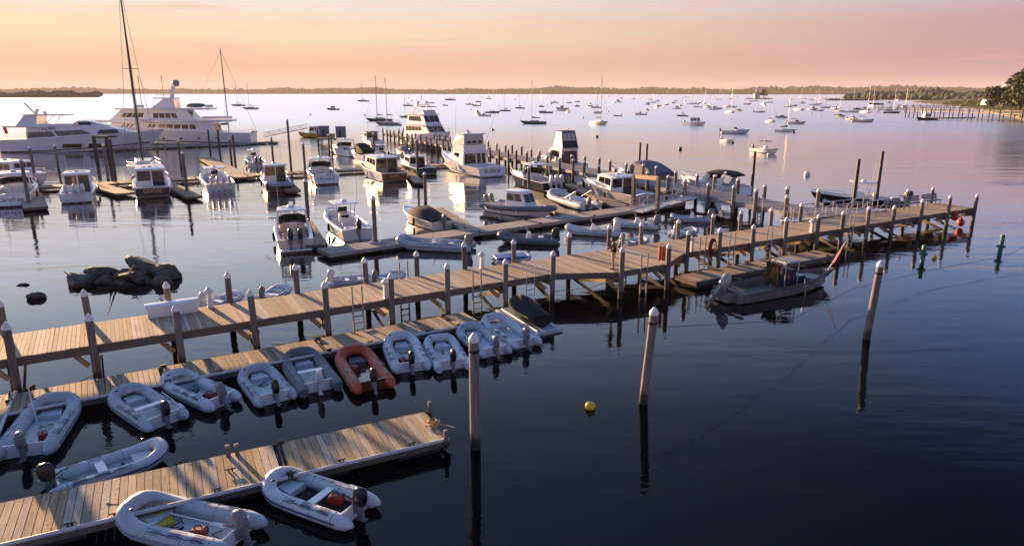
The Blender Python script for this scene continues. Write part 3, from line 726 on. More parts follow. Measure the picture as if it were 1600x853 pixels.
def outboard(parent, x, y, z, mt='motor_black', sc_=1., tilt=0., leg=True):
    k = mt
    if k not in MOT:
        mb = MB(); rings = []
        for zz, cx, lx, ly in ((0, -.02, .16, .10), (.06, -.04, .235, .14), (.28, -.06, .265, .158), (.50, -.085, .255, .145), (.62, -.10, .20, .11), (.67, -.11, .10, .05)):
            rings.append([(cx + lx * math.copysign(abs(math.cos(a)) ** .7, math.cos(a)), ly * math.copysign(abs(math.sin(a)) ** .8, math.sin(a)), zz) for a in [2 * math.pi * j / 14 for j in range(14)]])
        c = mb.loft(rings).build('outboard_motor', mt, parent, smooth=50)
        lg = MB().loft([[(.10, -.07, 0), (-.16, -.07, 0), (-.16, .07, 0), (.10, .07, 0)], [(.05, -.06, -.35), (-.15, -.06, -.35), (-.15, .06, -.35), (.05, .06, -.35)], [(.0, -.03, -.8), (-.16, -.03, -.8), (-.16, .03, -.8), (.0, .03, -.8)]])
        lg.box((-.1, 0, -.5), (.36, .2, .025)).box((.16, 0, -.12), (.14, .24, .34))
        lg.build('motor_leg', 'motor_grey' if mt != 'motor_white' else 'motor_white', c, smooth=0)
        MB().ell((-.06, 0, -.78), (.22, .06, .06), 8, 6).box((-.30, 0, -.78), (.02, .26, .07)).box((-.30, 0, -.78), (.02, .07, .26)).build('propeller', 'motor_grey', c, smooth=40)
        MB().tube([(.2, 0, .12), (.42, .03, .2), (.62, .04, .22)], [.03, .022, .028], 6).build('tiller', 'motor_black', c)
        MOT[k] = c
    else:
        def rec(src, par):
            n = src.copy(); col.objects.link(n); n.parent = par
            for ch in list(src.children): rec(ch, n)
            return n
        c = rec(MOT[k], parent)
    c.location = (x, y, z); c.scale = (sc_,) * 3; c.rotation_euler = (0, tilt, 0)
    return c
def windshield(parent, x, w, z0, z1, rake, wrap=.9, mt='glass', frame='alu'):
    a, b = (x, -w * .55, z0), (x, w * .55, z0); c, d = (x - rake, w * .5, z1), (x - rake, -w * .5, z1)
    MB().panel([a, b, c, d], .015).build('windshield', mt, parent, smooth=0)
    for k in (-1, 1):
        q = [(x, k * w * .56, z0), (x - wrap, k * w, z0), (x - wrap - rake * .6, k * w * .93, z1 - .06), (x - rake, k * w * .51, z1)]
        MB().panel(q if k > 0 else q[::-1], .015).build('side_screen', mt, parent, smooth=0)
    MB().tube([(x - wrap - rake * .6, -w * .93, z1 - .06), (x - rake, -w * .51, z1), (x - rake, w * .51, z1), (x - wrap - rake * .6, w * .93, z1 - .06)], .03, 6).build('screen_frame', frame, parent)
def bow_rail(parent, H, t0=.5, h=.5, mt='alu', n=6):
    up = H.rail(h, -.06, t0, .985, 8); mb = MB(); mb.tube(up, .022, 6)
    base = H.rail(0, -.06, t0, .985, 8)
    for i in range(0, len(up), 2): mb.tube([base[i], up[i]], .018, 5)
    mb.build('bow_rail', mt, parent)
def seat(parent, x, y, z, mt='vinyl', w=.55, name='helm_seat'):
    MB().loft([[(x - .25, y - w / 2, z), (x + .25, y - w / 2, z), (x + .25, y + w / 2, z), (x - .25, y + w / 2, z)], [(x - .27, y - w / 2, z + .45), (x + .27, y - w / 2, z + .5), (x + .27, y + w / 2, z + .5), (x - .27, y + w / 2, z + .45)]]).box((x - .26, y, z + .72), (.12, w, .5)).build(name, mt, parent, smooth=0, bevel=.02)
def ttop(parent, x, z0, z1, L_=1.9, W_=1.7, mt='gel_white', leg='alu', xw=.55):
    mb = MB()
    for sx in (-1, 1):
        for sy in (-1, 1): mb.tube([(x + sx * .35, sy * xw, z0), (x + sx * L_ * .33, sy * W_ * .4, z1)], .03, 6)
    mb.build('top_frame', leg, parent)
    MB().loft([[(x - L_ / 2 + k, -W_ / 2 + k, z), (x + L_ / 2 - k * 2, -W_ / 2 + k, z), (x + L_ / 2 - k, 0, z), (x + L_ / 2 - k * 2, W_ / 2 - k, z), (x - L_ / 2 + k, W_ / 2 - k, z)] for k, z in ((.05, z1), (0, z1 + .03), (.0, z1 + .07), (.15, z1 + .11))]).build('hard_top', mt, parent, smooth=40)
    MB().lathe([(.22, 0), (.24, .05), (.20, .14), (.05, .17)], 12, (x - .1, 0, z1 + .11)).build('radar', 'gel_white', parent)
    for k in (-1, 1): MB().tube([(x - L_ * .45, k * W_ * .4, z1 + .05), (x - L_ * .55, k * W_ * .45, z1 + 1.9)], .012, 4).build('antenna', 'gel_white', parent)
def centre_console(label, loc, rz, L=8.5, hull_mt='gel_white', n=2, mot='motor_black', top='gel_white', name='centre_console_boat', group=None, cat='motorboat', B=None, seat_mt='vinyl', detail=True):
    B = B or L * .31; H = Hull(L, B, L * .15, L * .095, sw=.93, ent=2.4)
    t = basic_boat(name, label, cat, loc, rz, H, hull_mt, (.07, .86), .32, deck_mt='gel_white', ins=.24, group=group)
    x = -L * .02
    MB().loft([[(x - .55, -.48, .32), (x + .55, -.42, .32), (x + .55, .42, .32), (x - .55, .48, .32)], [(x - .42, -.44, 1.45), (x + .25, -.36, 1.45), (x + .25, .36, 1.45), (x - .42, .44, 1.45)]]).build('console', 'gel_white', t, smooth=0, bevel=.04)
    MB().panel([(x + .42, -.38, 1.4), (x + .42, .38, 1.4), (x + .12, .36, 1.95), (x + .12, -.36, 1.95)], .015).build('windshield', 'glass', t, smooth=0)
    MB().box((x - .44, 0, 1.2), (.03, .6, .34)).build('dash', 'motor_black', t, smooth=0)
    seat(t, x - 1.15, 0, .32, seat_mt, .95)
    if detail: MB().box((L * .27, 0, .55), (L * .16, B * .38, .45)).build('bow_seat', seat_mt, t, smooth=0, bevel=.05); MB().box((-L * .40, 0, .62), (L * .05, B * .6, .55)).build('bench_seat', seat_mt, t, smooth=0, bevel=.05)
    if top: ttop(t, x - .25, .5, 2.35, L * .25, B * .72, top)
    if detail: bow_rail(t, H, .62, .22)
    for k in range(n): outboard(t, -L / 2 - .28, (k - (n - 1) / 2) * .62, H.fs + .12, mot, 1.15)
    return t
def express(label, loc, rz, L=10, hull_mt='gel_white', top='hard', cat='motor cruiser', name='express_cruiser', mot=None, n=0, canvas='canvas_black', title=None, title_mt='gel_navy', trans=None, seat_mt='vinyl', boot='gel_navy', group=None, tsize=.45):
    B = L * .32; H = Hull(L, B, L * .155, L * .105, sw=.92, ent=2.3, rake=1.1)
    t = basic_boat(name, label, cat, loc, rz, H, hull_mt, (.05, .52), .42, ins=.22, boot=boot, group=group)
    z = H.z(.6)
    # trunk cabin on the foredeck
    rings = []
    for k, s in enumerate((.5, .6, .72, .84, .93)):
        b = H.b(s) * .72; zz = H.z(s); h = (.42, .40, .32, .2, .03)[k]
        rings.append([(H.x(s), -b, zz - .03), (H.x(s), -b * .85, zz + h * .8), (H.x(s), 0, zz + h), (H.x(s), b * .85, zz + h * .8), (H.x(s), b, zz - .03)])
    fc = MB().loft(rings, closed=False).build('fore_cabin', 'gel_white', t, smooth=50)
    for s in (.62, .74): MB().box((H.x(s), 0, H.z(s) + (.42 if s < .7 else .34)), (.42, .42, .05)).build('hatch', 'glass', fc, smooth=0)
    w = H.b(.5) * .86; zb = H.z(.52)
    windshield(t, H.x(.60), w, zb + .28, zb + 1.05, .75, L * .14)
    MB().loft([[(H.x(.49), -w * .8, .42), (H.x(.54), -w * .8, .42), (H.x(.54), w * .8, .42), (H.x(.49), w * .8, .42)], [(H.x(.49), -w * .8, zb + .3), (H.x(.53), -w * .8, zb + .35), (H.x(.53), w * .8, zb + .35), (H.x(.49), w * .8, zb + .3)]]).build('helm', 'gel_white', t, smooth=0)
    for y in (-.5, .5): seat(t, H.x(.43), y * w, .42, seat_mt, .6)
    MB().box((H.x(.10), 0, .68), (.55, B * .62, .5)).box((H.x(.10) - .25, 0, 1.0), (.12, B * .62, .4)).build('aft_seat', seat_mt, t, smooth=0, bevel=.03)
    if top == 'hard':
        xa, xf = H.x(.30), H.x(.56); wt_ = w * .95; zt = zb + 1.5
        mb = MB()
        for k in (-1, 1):
            mb.bar((H.x(.47), k * w * .97, zb + .2), (H.x(.44), k * wt_ * .9, zt), .06, .12); mb.bar((H.x(.30), k * w, H.z(.3)), (H.x(.33), k * wt_ * .9, zt), .06, .16); mb.bar((H.x(.56), k * w * .6, zb + 1.0), (H.x(.53), k * wt_ * .7, zt), .05, .08)
        mb.build('top_support', 'gel_white', t, smooth=0)
        MB().loft([[(xa + k, -wt_ + k, z_), (xf - .3 - k, -wt_ * .9 + k, z_), (xf - k, -wt_ * .4, z_), (xf - k, wt_ * .4, z_), (xf - .3 - k, wt_ * .9 - k, z_), (xa + k, wt_ - k, z_)] for k, z_ in ((.06, zt), (0, zt + .04), (0, zt + .09), (.25, zt + .16))]).build('hard_top', 'gel_white', t, smooth=40)
        MB().lathe([(.26, 0), (.28, .06), (.22, .18), (.05, .21)], 12, (H.x(.42), 0, zt + .15)).build('radar', 'gel_white', t)
        for k in (-1, 1): MB().box((H.x(.43), k * wt_ * .45, zt + .155), (.7, .5, .03)).build('hatch', 'glass', t, smooth=0)
        MB().tube([(xa + .2, wt_ * .8, zt), (xa - .1, wt_ * .85, zt + 2.2)], .014, 4).build('antenna', 'gel_white', t)
    elif top == 'canvas':
        xa, xf = H.x(.10), H.x(.52); zt = zb + 1.55; rings = []
        for s, h, ww in ((.06, .75, .86), (.16, 1.15, .92), (.30, 1.62, .95), (.44, 1.70, .93), (.54, 1.05, .85)):
            zz = zb + h; b_ = w * ww
            rings.append([(H.x(s), -b_ * 1.04, zb + .15), (H.x(s), -b_, zz - .25), (H.x(s), -b_ * .6, zz), (H.x(s), b_ * .6, zz), (H.x(s), b_, zz - .25), (H.x(s), b_ * 1.04, zb + .15)])
        MB().loft(rings, closed=False).build('canvas_cover', canvas, t, smooth=30)
    elif top == 'bimini':
        xa, xf = H.x(.10), H.x(.50); zt = zb + 1.35; rings = []
        for s, dz in ((0, -.22), (.25, .02), (.55, .10), (.8, .06), (1, -.12)):
            x = xa + (xf - xa) * s; rings.append([(x, -w, zt + dz - .22), (x, -w * .8, zt + dz - .03), (x, 0, zt + dz + .05), (x, w * .8, zt + dz - .03), (x, w, zt + dz - .22)])
        MB().loft(rings, closed=False).build('bimini', canvas, t, smooth=60)
        mb = MB()
        for k in (-1, 1):
            for s in (.05, .55, .95): mb.tube([(H.x(.34), k * w * 1.0, zb), (xa + (xf - xa) * s, k * w * .98, zt - .25)], .02, 5)
        mb.build('bimini_frame', 'alu', t)
        MB().loft([[(H.x(.25), k * w * 1.06, zb - .1), (H.x(.33), k * w * 1.06, zb - .1), (H.x(.22), k * w * .9, zt + .1), (H.x(.19), k * w * .9, zt + .1)] for k in (-1., -.9)]).build('radar_arch', 'gel_white', t, smooth=0)
        MB().loft([[(H.x(.25), k * w * 1.06, zb - .1), (H.x(.33), k * w * 1.06, zb - .1), (H.x(.22), k * w * .9, zt + .1), (H.x(.19), k * w * .9, zt + .1)] for k in (.9, 1.)]).build('radar_arch', 'gel_white', t, smooth=0)
    for k in range(3): MB().box((H.x(.62 + .1 * k), -H.b(.62 + .1 * k) * .93 + .03, H.z(.62 + .1 * k) * .62), (.5, .04, .14)).build('porthole', 'glass', t, smooth=0)
    bow_rail(t, H, .55, .5)
    MB().box((-L / 2 - .4, 0, .22), (.8, B * .8, .09)).build('swim_platform', trans or 'gel_white', t, smooth=0, bevel=.02)
    if title: text(title, tsize, title_mt, t, (-L / 2 - .012, 0, H.fs * .58), (R(90), 0, R(-90)))
    for k in range(n): outboard(t, -L / 2 - .35, (k - (n - 1) / 2) * .68, H.fs + .08, mot, 1.25)
    return t
def pilothouse(label, loc, rz, L=9.5, hull_mt='gel_white', n=0, mot='motor_white', cat='motorboat', name='pilothouse_boat', title=None, title_mt='gold', trans=None, roof='gel_white', house_mt='gel_white', glass='glass_warm', long=False, side_n=3, group=None, deck_mt='gel_white', tsize=.4, hz=1.75):
    B = L * .325; H = Hull(L, B, L * .15, L * .10, sw=.94, ent=2.3, rake=.8)
    t = basic_boat(name, label, cat, loc, rz, H, hull_mt, (.04, .42), .40, ins=.22, deck_mt=deck_mt, boot='gel_navy', group=group)
    zb = H.z(.45); x0, x1 = H.x(.22 if long else .36), H.x(.66); w = H.b(.45) * .84
    c = house(t, x0, x1, w, w * .86, .4, zb + hz - .25, .62, 0, .12, house_mt, 'wheelhouse', row(side_n, .06, .86, .58, .93, .04), row(3, .06, .94, .62, .95, .04), [(.06, .48, .48, .92), (.54, .06, .92, .92)], (.75, .12, .10, .16, roof), glass, z0f=zb - .1)
    for k in (-1, 1): MB().box((x0 + 1.0, k * w * .4, zb + hz - .085), (.8, .45, .03)).build('hatch', 'glass', c, smooth=0)
    MB().lathe([(.22, 0), (.24, .05), (.20, .15), (.05, .18)], 12, (x0 + .8, 0, zb + hz - .1)).build('radar', 'gel_white', c)
    MB().tube([(x0 + .3, w * .6, zb + hz - .12), (x0 + .1, w * .6, zb + hz + 1.9)], .014, 4).build('antenna', 'gel_white', c); MB().tube([(x0 + .5, -w * .6, zb + hz - .12), (x0 + .3, -w * .6, zb + hz + 1.3)], .014, 4).build('antenna', 'gel_white', c)
    rings = []
    for k, s in enumerate((.64, .74, .84, .92)):
        b = H.b(s) * .68; zz = H.z(s); h = (.42, .36, .24, .04)[k]
        rings.append([(H.x(s), -b, zz - .05), (H.x(s), -b * .85, zz + h * .85), (H.x(s), 0, zz + h), (H.x(s), b * .85, zz + h * .85), (H.x(s), b, zz - .05)])
    MB().loft(rings, closed=False).build('fore_cabin', 'gel_white', t, smooth=50)
    bow_rail(t, H, .5, .55)
    if trans: MB().box((-L / 2 - .02, 0, H.fs * .53), (.03, H.b(0) * 1.86, H.fs * .72)).build('transom', trans, t, smooth=0)
    if title: text(title, tsize, title_mt, t, (-L / 2 - .045, 0, H.fs * .62), (R(90), 0, R(-90)))
    MB().box((-L / 2 - .32, 0, .2), (.62, B * .78, .08)).build('swim_platform', 'teak' if trans else 'gel_white', t, smooth=0)
    for k in range(n): outboard(t, -L / 2 - .4, (k - (n - 1) / 2) * .72, H.fs + .12, mot, 1.3)
    return t
def inflatable(label, loc, rz, L=3.3, W=1.65, tube='hypalon', floor='hypalon_light', mot='motor_black', r=None, name='inflatable_dinghy', bench=True, stripe=None, tilt=0., console=False, cone=True, patches=True, cat='dinghy', group=None, rails=False, z=0., ms=.8, locker=True, square=.55):
    r = r or L * .062; t = thing(name, label, cat, (*loc, z), R(rz), group)
    pts = []; rs = []; hw = W / 2 - r; xs = L * .16
    tail = [(-L / 2, .25 if cone else .75), (-L / 2 + .06 * L, .8 if cone else 1.), (-L / 2 + .13 * L, 1.)]
    for x, k in tail: pts.append((x, hw, r * .95)); rs.append(r * k)
    for x in (-L * .2, -L * .02, xs): pts.append((x, hw, r * .97 + .02 * L * max(0, x / L))); rs.append(r)
    ax = L / 2 - r - xs
    for k in range(1, 12):
        a = math.pi * k / 12; y = hw * math.copysign(abs(math.cos(a)) ** square, math.cos(a)); xx = xs + ax * math.sin(a) ** .75
        pts.append((xx, y, r + .07 * L * math.sin(a) ** 2)); rs.append(r * (1 - .04 * math.sin(a)))
    pts += [(p[0], -p[1], p[2]) for p in pts[:6][::-1]]; rs += rs[:6][::-1]
    MB().tube(pts, rs, 12).build('tube', tube, t, smooth=60)
    MB().add([(-L * .38, -hw, .10), (xs, -hw, .10), (L * .40, -hw * .4, .16), (L * .40, hw * .4, .16), (xs, hw, .10), (-L * .38, hw, .10), (-L * .38, 0, -.1), (L * .3, 0, -.1)], [(0, 1, 2, 3, 4, 5), (0, 6, 7, 2, 1), (5, 4, 3, 7, 6), (0, 5, 6), (2, 7, 3)]).build('floor', floor, t, smooth=0)
    MB().box((-L * .385, 0, .22), (.05, hw * 2 - r * .6, .42)).build('transom', 'gel_white' if tube != 'hypalon_red' else 'varnish', t, smooth=0)
    if bench: MB().box((-L * .05, 0, r * 1.55), (.24, hw * 2 - r * .9, .04)).build('seat', 'gel_white', t, smooth=0)
    if locker: MB().loft([[(L * .2, -hw * .55, z_), (L * .36, -hw * .35, z_), (L * .36, hw * .35, z_), (L * .2, hw * .55, z_)] for z_ in (.12, .30)]).build('bow_locker', 'hypalon_light' if tube != 'hypalon_red' else 'hypalon_dark', t, smooth=0)
    off = []
    for i, p in enumerate(pts):
        a = pts[min(i + 1, len(pts) - 1)]; b = pts[max(i - 1, 0)]; d = Vector((a[0] - b[0], a[1] - b[1], 0)).normalized()
        off.append((p[0] - d.y * (rs[i] * .98), p[1] + d.x * (rs[i] * .98), p[2] + r * .12))
    MB().tube(off[2:-2], .028, 6).build('rub_strake', stripe or ('hypalon_dark' if tube != 'hypalon_dark' else 'motor_black'), t)
    if patches:
        for k in (-1, 1):
            for x in (-L * .24, -L * .06, L * .1):
                rings = []
                for a in (-.55, 0, .55): rings.append([(x - .17, k * hw + k * (r + .006) * math.sin(a + .25), r * .97 + (r + .006) * math.cos(a + .25)), (x + .17, k * hw + k * (r + .006) * math.sin(a + .25), r * .97 + (r + .006) * math.cos(a + .25))])
                MB().loft(rings, closed=False, cap0=False, cap1=False).build('wear_patch', 'patch' if tube != 'hypalon_red' else 'motor_black', t, smooth=60)
        rope = []
        for k in range(0, 7):
            x = -L * .3 + k * L * .075; rope.append((x, hw + r * .55, r * 1.75 + (.05 if k % 2 else 0)))
        MB().tube(rope, .012, 5).build('grab_line', 'rope_dark', t); MB().tube([(x, -y, z_) for x, y, z_ in rope], .012, 5).build('grab_line', 'rope_dark', t)
    for k in (-1, 1):
        for x in (-L * .33, -L * .12, L * .15):
            MB().tube([(x - .012, k * hw, r * .97 + (.02 * L * max(0, x / L))), (x + .012, k * hw, r * .97 + (.02 * L * max(0, x / L)))], r * 1.012, 14).build('seam', 'patch' if tube != 'hypalon_red' else 'motor_black', t, smooth=60)
    zz = r + .07 * L
    MB().tube([(L / 2 - .05, 0, zz + r * .2), (L / 2 + .18, .06, zz - .06), (L / 2 + .55, .12, .46)], .014, 5).build('painter', 'rope_dark', t)
    MB().lathe([(.05, 0), (.05, .03), (.03, .04)], 8, (L * .33, hw * .75, zz + r * .85)).build('valve', 'motor_black', t)
    if mot:
        outboard(t, -L * .43, 0, .42, mot, ms, tilt)
        MB().tube([(-L * .40, .05, .5), (-L * .3, .18, .14), (-L * .2, .05, .13), (-L * .24, -.18, .13)], .013, 5).build('fuel_hose', 'motor_black', t)
    if not console and name == 'inflatable_dinghy':
        rd = random.Random(int(abs(loc[0]) * 100)); MB().tube([(L * .08 + rd.uniform(-.22, .22), rd.uniform(-.25, .25), .13 + .01 * q_) for q_ in range(9)], .014, 5).build('loose_rope', rd.choice(['rope_dark', 'rope_tan', 'hypalon_light']), t)
    if console:
        MB().loft([[(-.25, -.28, .1), (.22, -.25, .1), (.22, .25, .1), (-.25, .28, .1)], [(-.2, -.26, .78), (.02, -.22, .85), (.02, .22, .85), (-.2, .26, .78)]]).build('console', 'gel_white', t, smooth=0, bevel=.03)
        MB().loft([[(-L * .25, -.3, z_), (-L * .25 + .4, -.3, z_), (-L * .25 + .4, .3, z_), (-L * .25, .3, z_)] for z_ in (.1, .5)]).build('helm_seat', 'vinyl', t, smooth=0, bevel=.03)
        MB().tube([(.0, -.2, .82), (.12, -.2, 1.12), (.12, .2, 1.12), (.0, .2, .82)], .018, 5).build('console_rail', 'alu', t)
    return t
def sailboat(label, loc, rz, L=9, hull_mt='gel_white', mast=12., group=None, name='sailboat', cover=None, masts=1, rig=True, cabin=True, mast_mt='mast', detail=1, mx=.56, sheer=(.13, .095), B=None, cat='sailboat'):
    H = Hull(L, B or L * .29, L * sheer[0], L * sheer[1], ent=1.9, sw=.62, rake=L * .12, full=.42)
    t = basic_boat(name, label, cat, loc, rz, H, hull_mt, (.06, .26) if detail else None, .35, group=group, rub=.03)
    if cabin: 
        c = house(t, H.x(.28), H.x(.68), H.b(.3) * .62, H.b(.66) * .5, H.z(.3) - .05, H.z(.4) + L * .045, .5, .1, .06, 'gel_white', 'cabin', row(3, .1, .85, .35, .75, .08) if detail else None)
    for m_ in range(masts):
        x = H.x(mx) - m_ * L * .36; mh = mast * (1 - .12 * m_); zb = H.z(.5)
        MB().tube([(x, 0, zb), (x - mast * .004, 0, mh)], [max(.085, mast * .0052), max(.06, mast * .0036)], 7).build('mast', mast_mt, t)
        bl = L * (.34 if masts == 1 else .24)
        MB().tube([(x - .1, 0, zb + L * .12), (x - bl, 0, zb + L * .115)], .05, 6).build('boom', mast_mt, t)
        if cover: MB().loft([[(x - .15 - (bl - .2) * s, k * wd, zb + L * .12 + zz) for k, zz in ((-1, -.05), (-1, .1), (0, hh), (1, .1), (1, -.05))] for s, wd, hh in ((0, .14, .55), (.4, .13, .3), (1, .08, .16))]).build('sail_cover', cover, t, smooth=50)
        if rig:
            mb = MB(); r_ = max(.008, mast * .0009)
            mb.tube([(x, 0, mh * .97), (H.x(.99), 0, H.z(1))], r_ * 1.6, 4); mb.tube([(x, 0, mh * .985), (H.x(.01), 0, H.z(0))], r_, 4)
            for k in (-1, 1):
                mb.tube([(x, 0, mh * .97), (x - .1, k * L * .06, mh * .55), (x - .1, k * H.b(.5), H.z(.5))], r_, 4)
            mb.build('rigging', 'wire', t)
            MB().tube([(x, -L * .065, mh * .55), (x, L * .065, mh * .55)], .03, 5).build('spreader', mast_mt, t)
    if detail: bow_rail(t, H, .05, .5)
    return t
def small_motor(label, loc, rz, L=6, hull_mt='gel_white', kind='cuddy', canvas='canvas_navy', mot='motor_black', group=None, name='motorboat'):
    """moored boats out in the harbour"""
    H = Hull(L, L * .34, L * .16, L * .10, ent=2.2, rake=.6)
    t = basic_boat(name, label, 'motorboat', loc, rz, H, hull_mt, (.06, .55 if kind != 'skiff' else .8), .3, ins=.16, group=group)
    if kind == 'cuddy':
        c = house(t, H.x(.50), H.x(.86), H.b(.5) * .8, H.b(.86) * .7, H.z(.5) - .1, H.z(.6) + L * .05, .5, 0, .1, 'gel_white', 'fore_cabin', z0f=H.z(.86) - .05)
        windshield(t, H.x(.58), H.b(.5) * .8, H.z(.55) + .2, H.z(.55) + .85, .5, .7)
    elif kind == 'cabin':
        house(t, H.x(.34), H.x(.70), H.b(.4) * .8, H.b(.7) * .72, .35, H.z(.5) + L * .19, .5, 0, .1, 'gel_white', 'wheelhouse', row(2, .08, .9, .55, .9, .06), row(2, .08, .92, .55, .9, .06), [(.1, .3, .9, .9)], (.3, .1, .06, .1, 'gel_white'))
    elif kind == 'ttop':
        MB().loft([[(-.4, -.36, .3), (.4, -.32, .3), (.4, .32, .3), (-.4, .36, .3)], [(-.3, -.33, 1.3), (.2, -.28, 1.35), (.2, .28, 1.35), (-.3, .33, 1.3)]]).build('console', 'gel_white', t, smooth=0)
        ttop(t, -.1, .4, 2.1, L * .28, L * .24, canvas)
    elif kind == 'bimini':
        windshield(t, H.x(.60), H.b(.5) * .8, H.z(.55), H.z(.55) + .6, .4, .7)
        MB().loft([[(H.x(s), -H.b(.4) * .8, z_ - .12), (H.x(s), 0, z_), (H.x(s), H.b(.4) * .8, z_ - .12)] for s, z_ in ((.12, 1.75), (.3, 1.95), (.5, 1.9))], closed=False, cap0=False, cap1=False).build('bimini', canvas, t)
        MB().tube([(H.x(.3), -H.b(.3) * .85, H.z(.3)), (H.x(.14), -H.b(.3) * .8, 1.65)], .02, 4).tube([(H.x(.3), H.b(.3) * .85, H.z(.3)), (H.x(.14), H.b(.3) * .8, 1.65)], .02, 4).tube([(H.x(.3), -H.b(.3) * .85, H.z(.3)), (H.x(.48), -H.b(.3) * .8, 1.8)], .02, 4).tube([(H.x(.3), H.b(.3) * .85, H.z(.3)), (H.x(.48), H.b(.3) * .8, 1.8)], .02, 4).build('bimini_frame', 'alu', t)
    elif kind == 'covered':
        MB().loft([[(H.x(s), -H.b(s) * 1.0, H.z(s)), (H.x(s), -H.b(s) * .5, H.z(s) + h), (H.x(s), H.b(s) * .5, H.z(s) + h), (H.x(s), H.b(s), H.z(s))] for s, h in ((.03, .15), (.3, .6), (.5, .75), (.7, .2))], closed=False).build('canvas_cover', canvas, t, smooth=40)
    else:
        for s in (.3, .55): MB().box((H.x(s), 0, H.z(s) - .15), (.28, H.b(s) * 1.8, .05)).build('seat', 'teak', t, smooth=0)
    if mot: outboard(t, -L / 2 - .2, 0, H.fs + .05, mot, .95)
    return t
def buoy(loc, mt, label, group=None, r=.28, name='mooring_buoy'):
    t = thing(name, label, 'buoy', (*loc, 0), 0, group)
    MB().ell((0, 0, r * .45), (r, r, r)).build('ball', mt, t, smooth=80)
    MB().lathe([(r * 1.005, r * .38), (r * 1.015, r * .45), (r * 1.005, r * .52)], 14).build('band', 'stripe_blue' if mt in ('gel_white', 'lamp_white') else mt, t)
    MB().tube([(0, 0, r * 1.4), (0, 0, r * 1.75)], .03, 6).build('eye', 'steel_dark', t)
    return t
# ---------------------------------------------------------------- the three yachts
def ST(p, rz, L): return (p[0] + math.cos(R(rz)) * L / 2, p[1] + math.sin(R(rz)) * L / 2)
def slab(parent, name, mt, pts, z0, z1, bev=.05):
    MB().loft([[(x, y, z0) for x, y in pts], [(x, y, z1) for x, y in pts]]).build(name, mt, parent, smooth=0, bevel=bev)
def sym(L_): return [(x, -y) for x, y in L_] + [(x, y) for x, y in reversed(L_)]

L = 28.5; H = Hull(L, 6.4, 4.0, 2.3, .8, 2.3, .93, 3.2, .45)
y1 = basic_boat('motor_yacht', 'sleek white motor yacht with dark ribbon windows at far left, bow right', 'yacht', ST((-96.43, 132.34), 9, 28.5), 9, H, 'gel_white', None, .4, boot=None, rub=.06)
MB().tube(H.rail(-2.15, -.25, .0, .9), .09, 6).build('boot_stripe', 'gel_black', y1)
c = house(y1, -9.5, 9.2, 2.75, 1.3, 2.3, 5.2, 7.2, .3, .35, 'gel_white', 'superstructure', [(.02, .10, .28, .47), (.30, .10, .62, .47)], None, [(.1, .05, .9, .6)], None, 'glass_warm', z0f=3.5)
house(c, -2.2, 4.4, 2.2, 1.2, 4.75, 5.75, 3.4, 1.8, .25, 'gel_white', 'bridge', [(.25, .2, .85, .75, -.05)], row(2, .05, .95, .1, .8), None, None)
slab(c, 'aft_deck', 'gel_white', sym([(-13.4, 2.2), (-9, 2.75), (-5.5, 2.7)]), 4.55, 4.85)
MB().loft([[(-11.2, k, 4.8), (-7.6, k, 4.8), (-7.4, k * .9, 6.7), (-9.6, k * .9, 6.7)] for k in (-2.2, -1.95)]).build('arch', 'gel_white', c, smooth=0); MB().loft([[(-11.2, k, 4.8), (-7.6, k, 4.8), (-7.4, k * .9, 6.7), (-9.6, k * .9, 6.7)] for k in (1.95, 2.2)]).build('arch', 'gel_white', c, smooth=0)
slab(c, 'hard_top', 'gel_white', sym([(-10.2, 1.5), (-9.2, 2.2), (-4.2, 2.1), (-2.2, 1.3)]), 6.7, 6.95)
MB().tube([(-4.4, -1.9, 6.7), (-6.2, -2.0, 5.0)], .06, 5).tube([(-3.4, -1.8, 6.7), (-5.0, -2.0, 5.0)], .06, 5).tube([(-4.4, 1.9, 6.7), (-6.2, 2.0, 5.0)], .06, 5).build('top_strut', 'alu', c)
MB().bar((-8.3, 0, 6.9), (-10.0, 0, 9.0), .25, .3).bar((-8.4, 0, 6.95), (-7.8, 0, 7.9), .4, .5).box((-7.8, 0, 8.35), (1.3, .16, .12)).build('mast', 'gel_white', c, smooth=0)
MB().lathe([(.3, 0), (.32, .3), (.05, .6)], 10, (-7.0, .6, 6.95)).build('dome', 'gel_white', c)
for s in (.38, .54):
    x = H.x(s); yy = -(H.b(s) * .93)
    MB().panel([(x, yy - .03, .8), (x + 3.4, yy - .03 + .02, .8), (x + 3.7, yy - .14, 1.5), (x + .35, yy - .14, 1.5)], .05).build('hull_window', 'glass_warm', y1, smooth=0)
MB().panel([(H.x(.60), -H.b(.60) * .97, 2.55), (H.x(.71), -H.b(.71) * .97, 2.62), (H.x(.735), -H.b(.735) * .99, 2.95), (H.x(.62), -H.b(.62) * .99, 2.88)], .06).build('hull_window', 'glass', y1, smooth=0)
MB().panel([(H.x(.60), -H.b(.60) * .70, 3.32), (H.x(.73), -H.b(.73) * .70, 3.45), (H.x(.71), -H.b(.71) * .5, 4.05), (H.x(.61), -H.b(.61) * .55, 3.95)], .06).build('deck_window', 'glass', y1, smooth=0)
bow_rail(y1, H, .45, .75); text('S-CAPE', .85, 'gel_navy', c, (-5.4, -2.52, 4.35), (R(83), 0, 0))
t = MB().tube([(-14.0, 0, 2.4), (-14.6, 0, 5.0)], .03, 5).build('flag_staff', 'teak', y1); MB().panel([(-14.55, 0, 4.9), (-14.2, 0, 3.3), (-13.75, .1, 3.4), (-13.9, .1, 4.6)], .02).build('flag', 'flag_red', t, smooth=0)

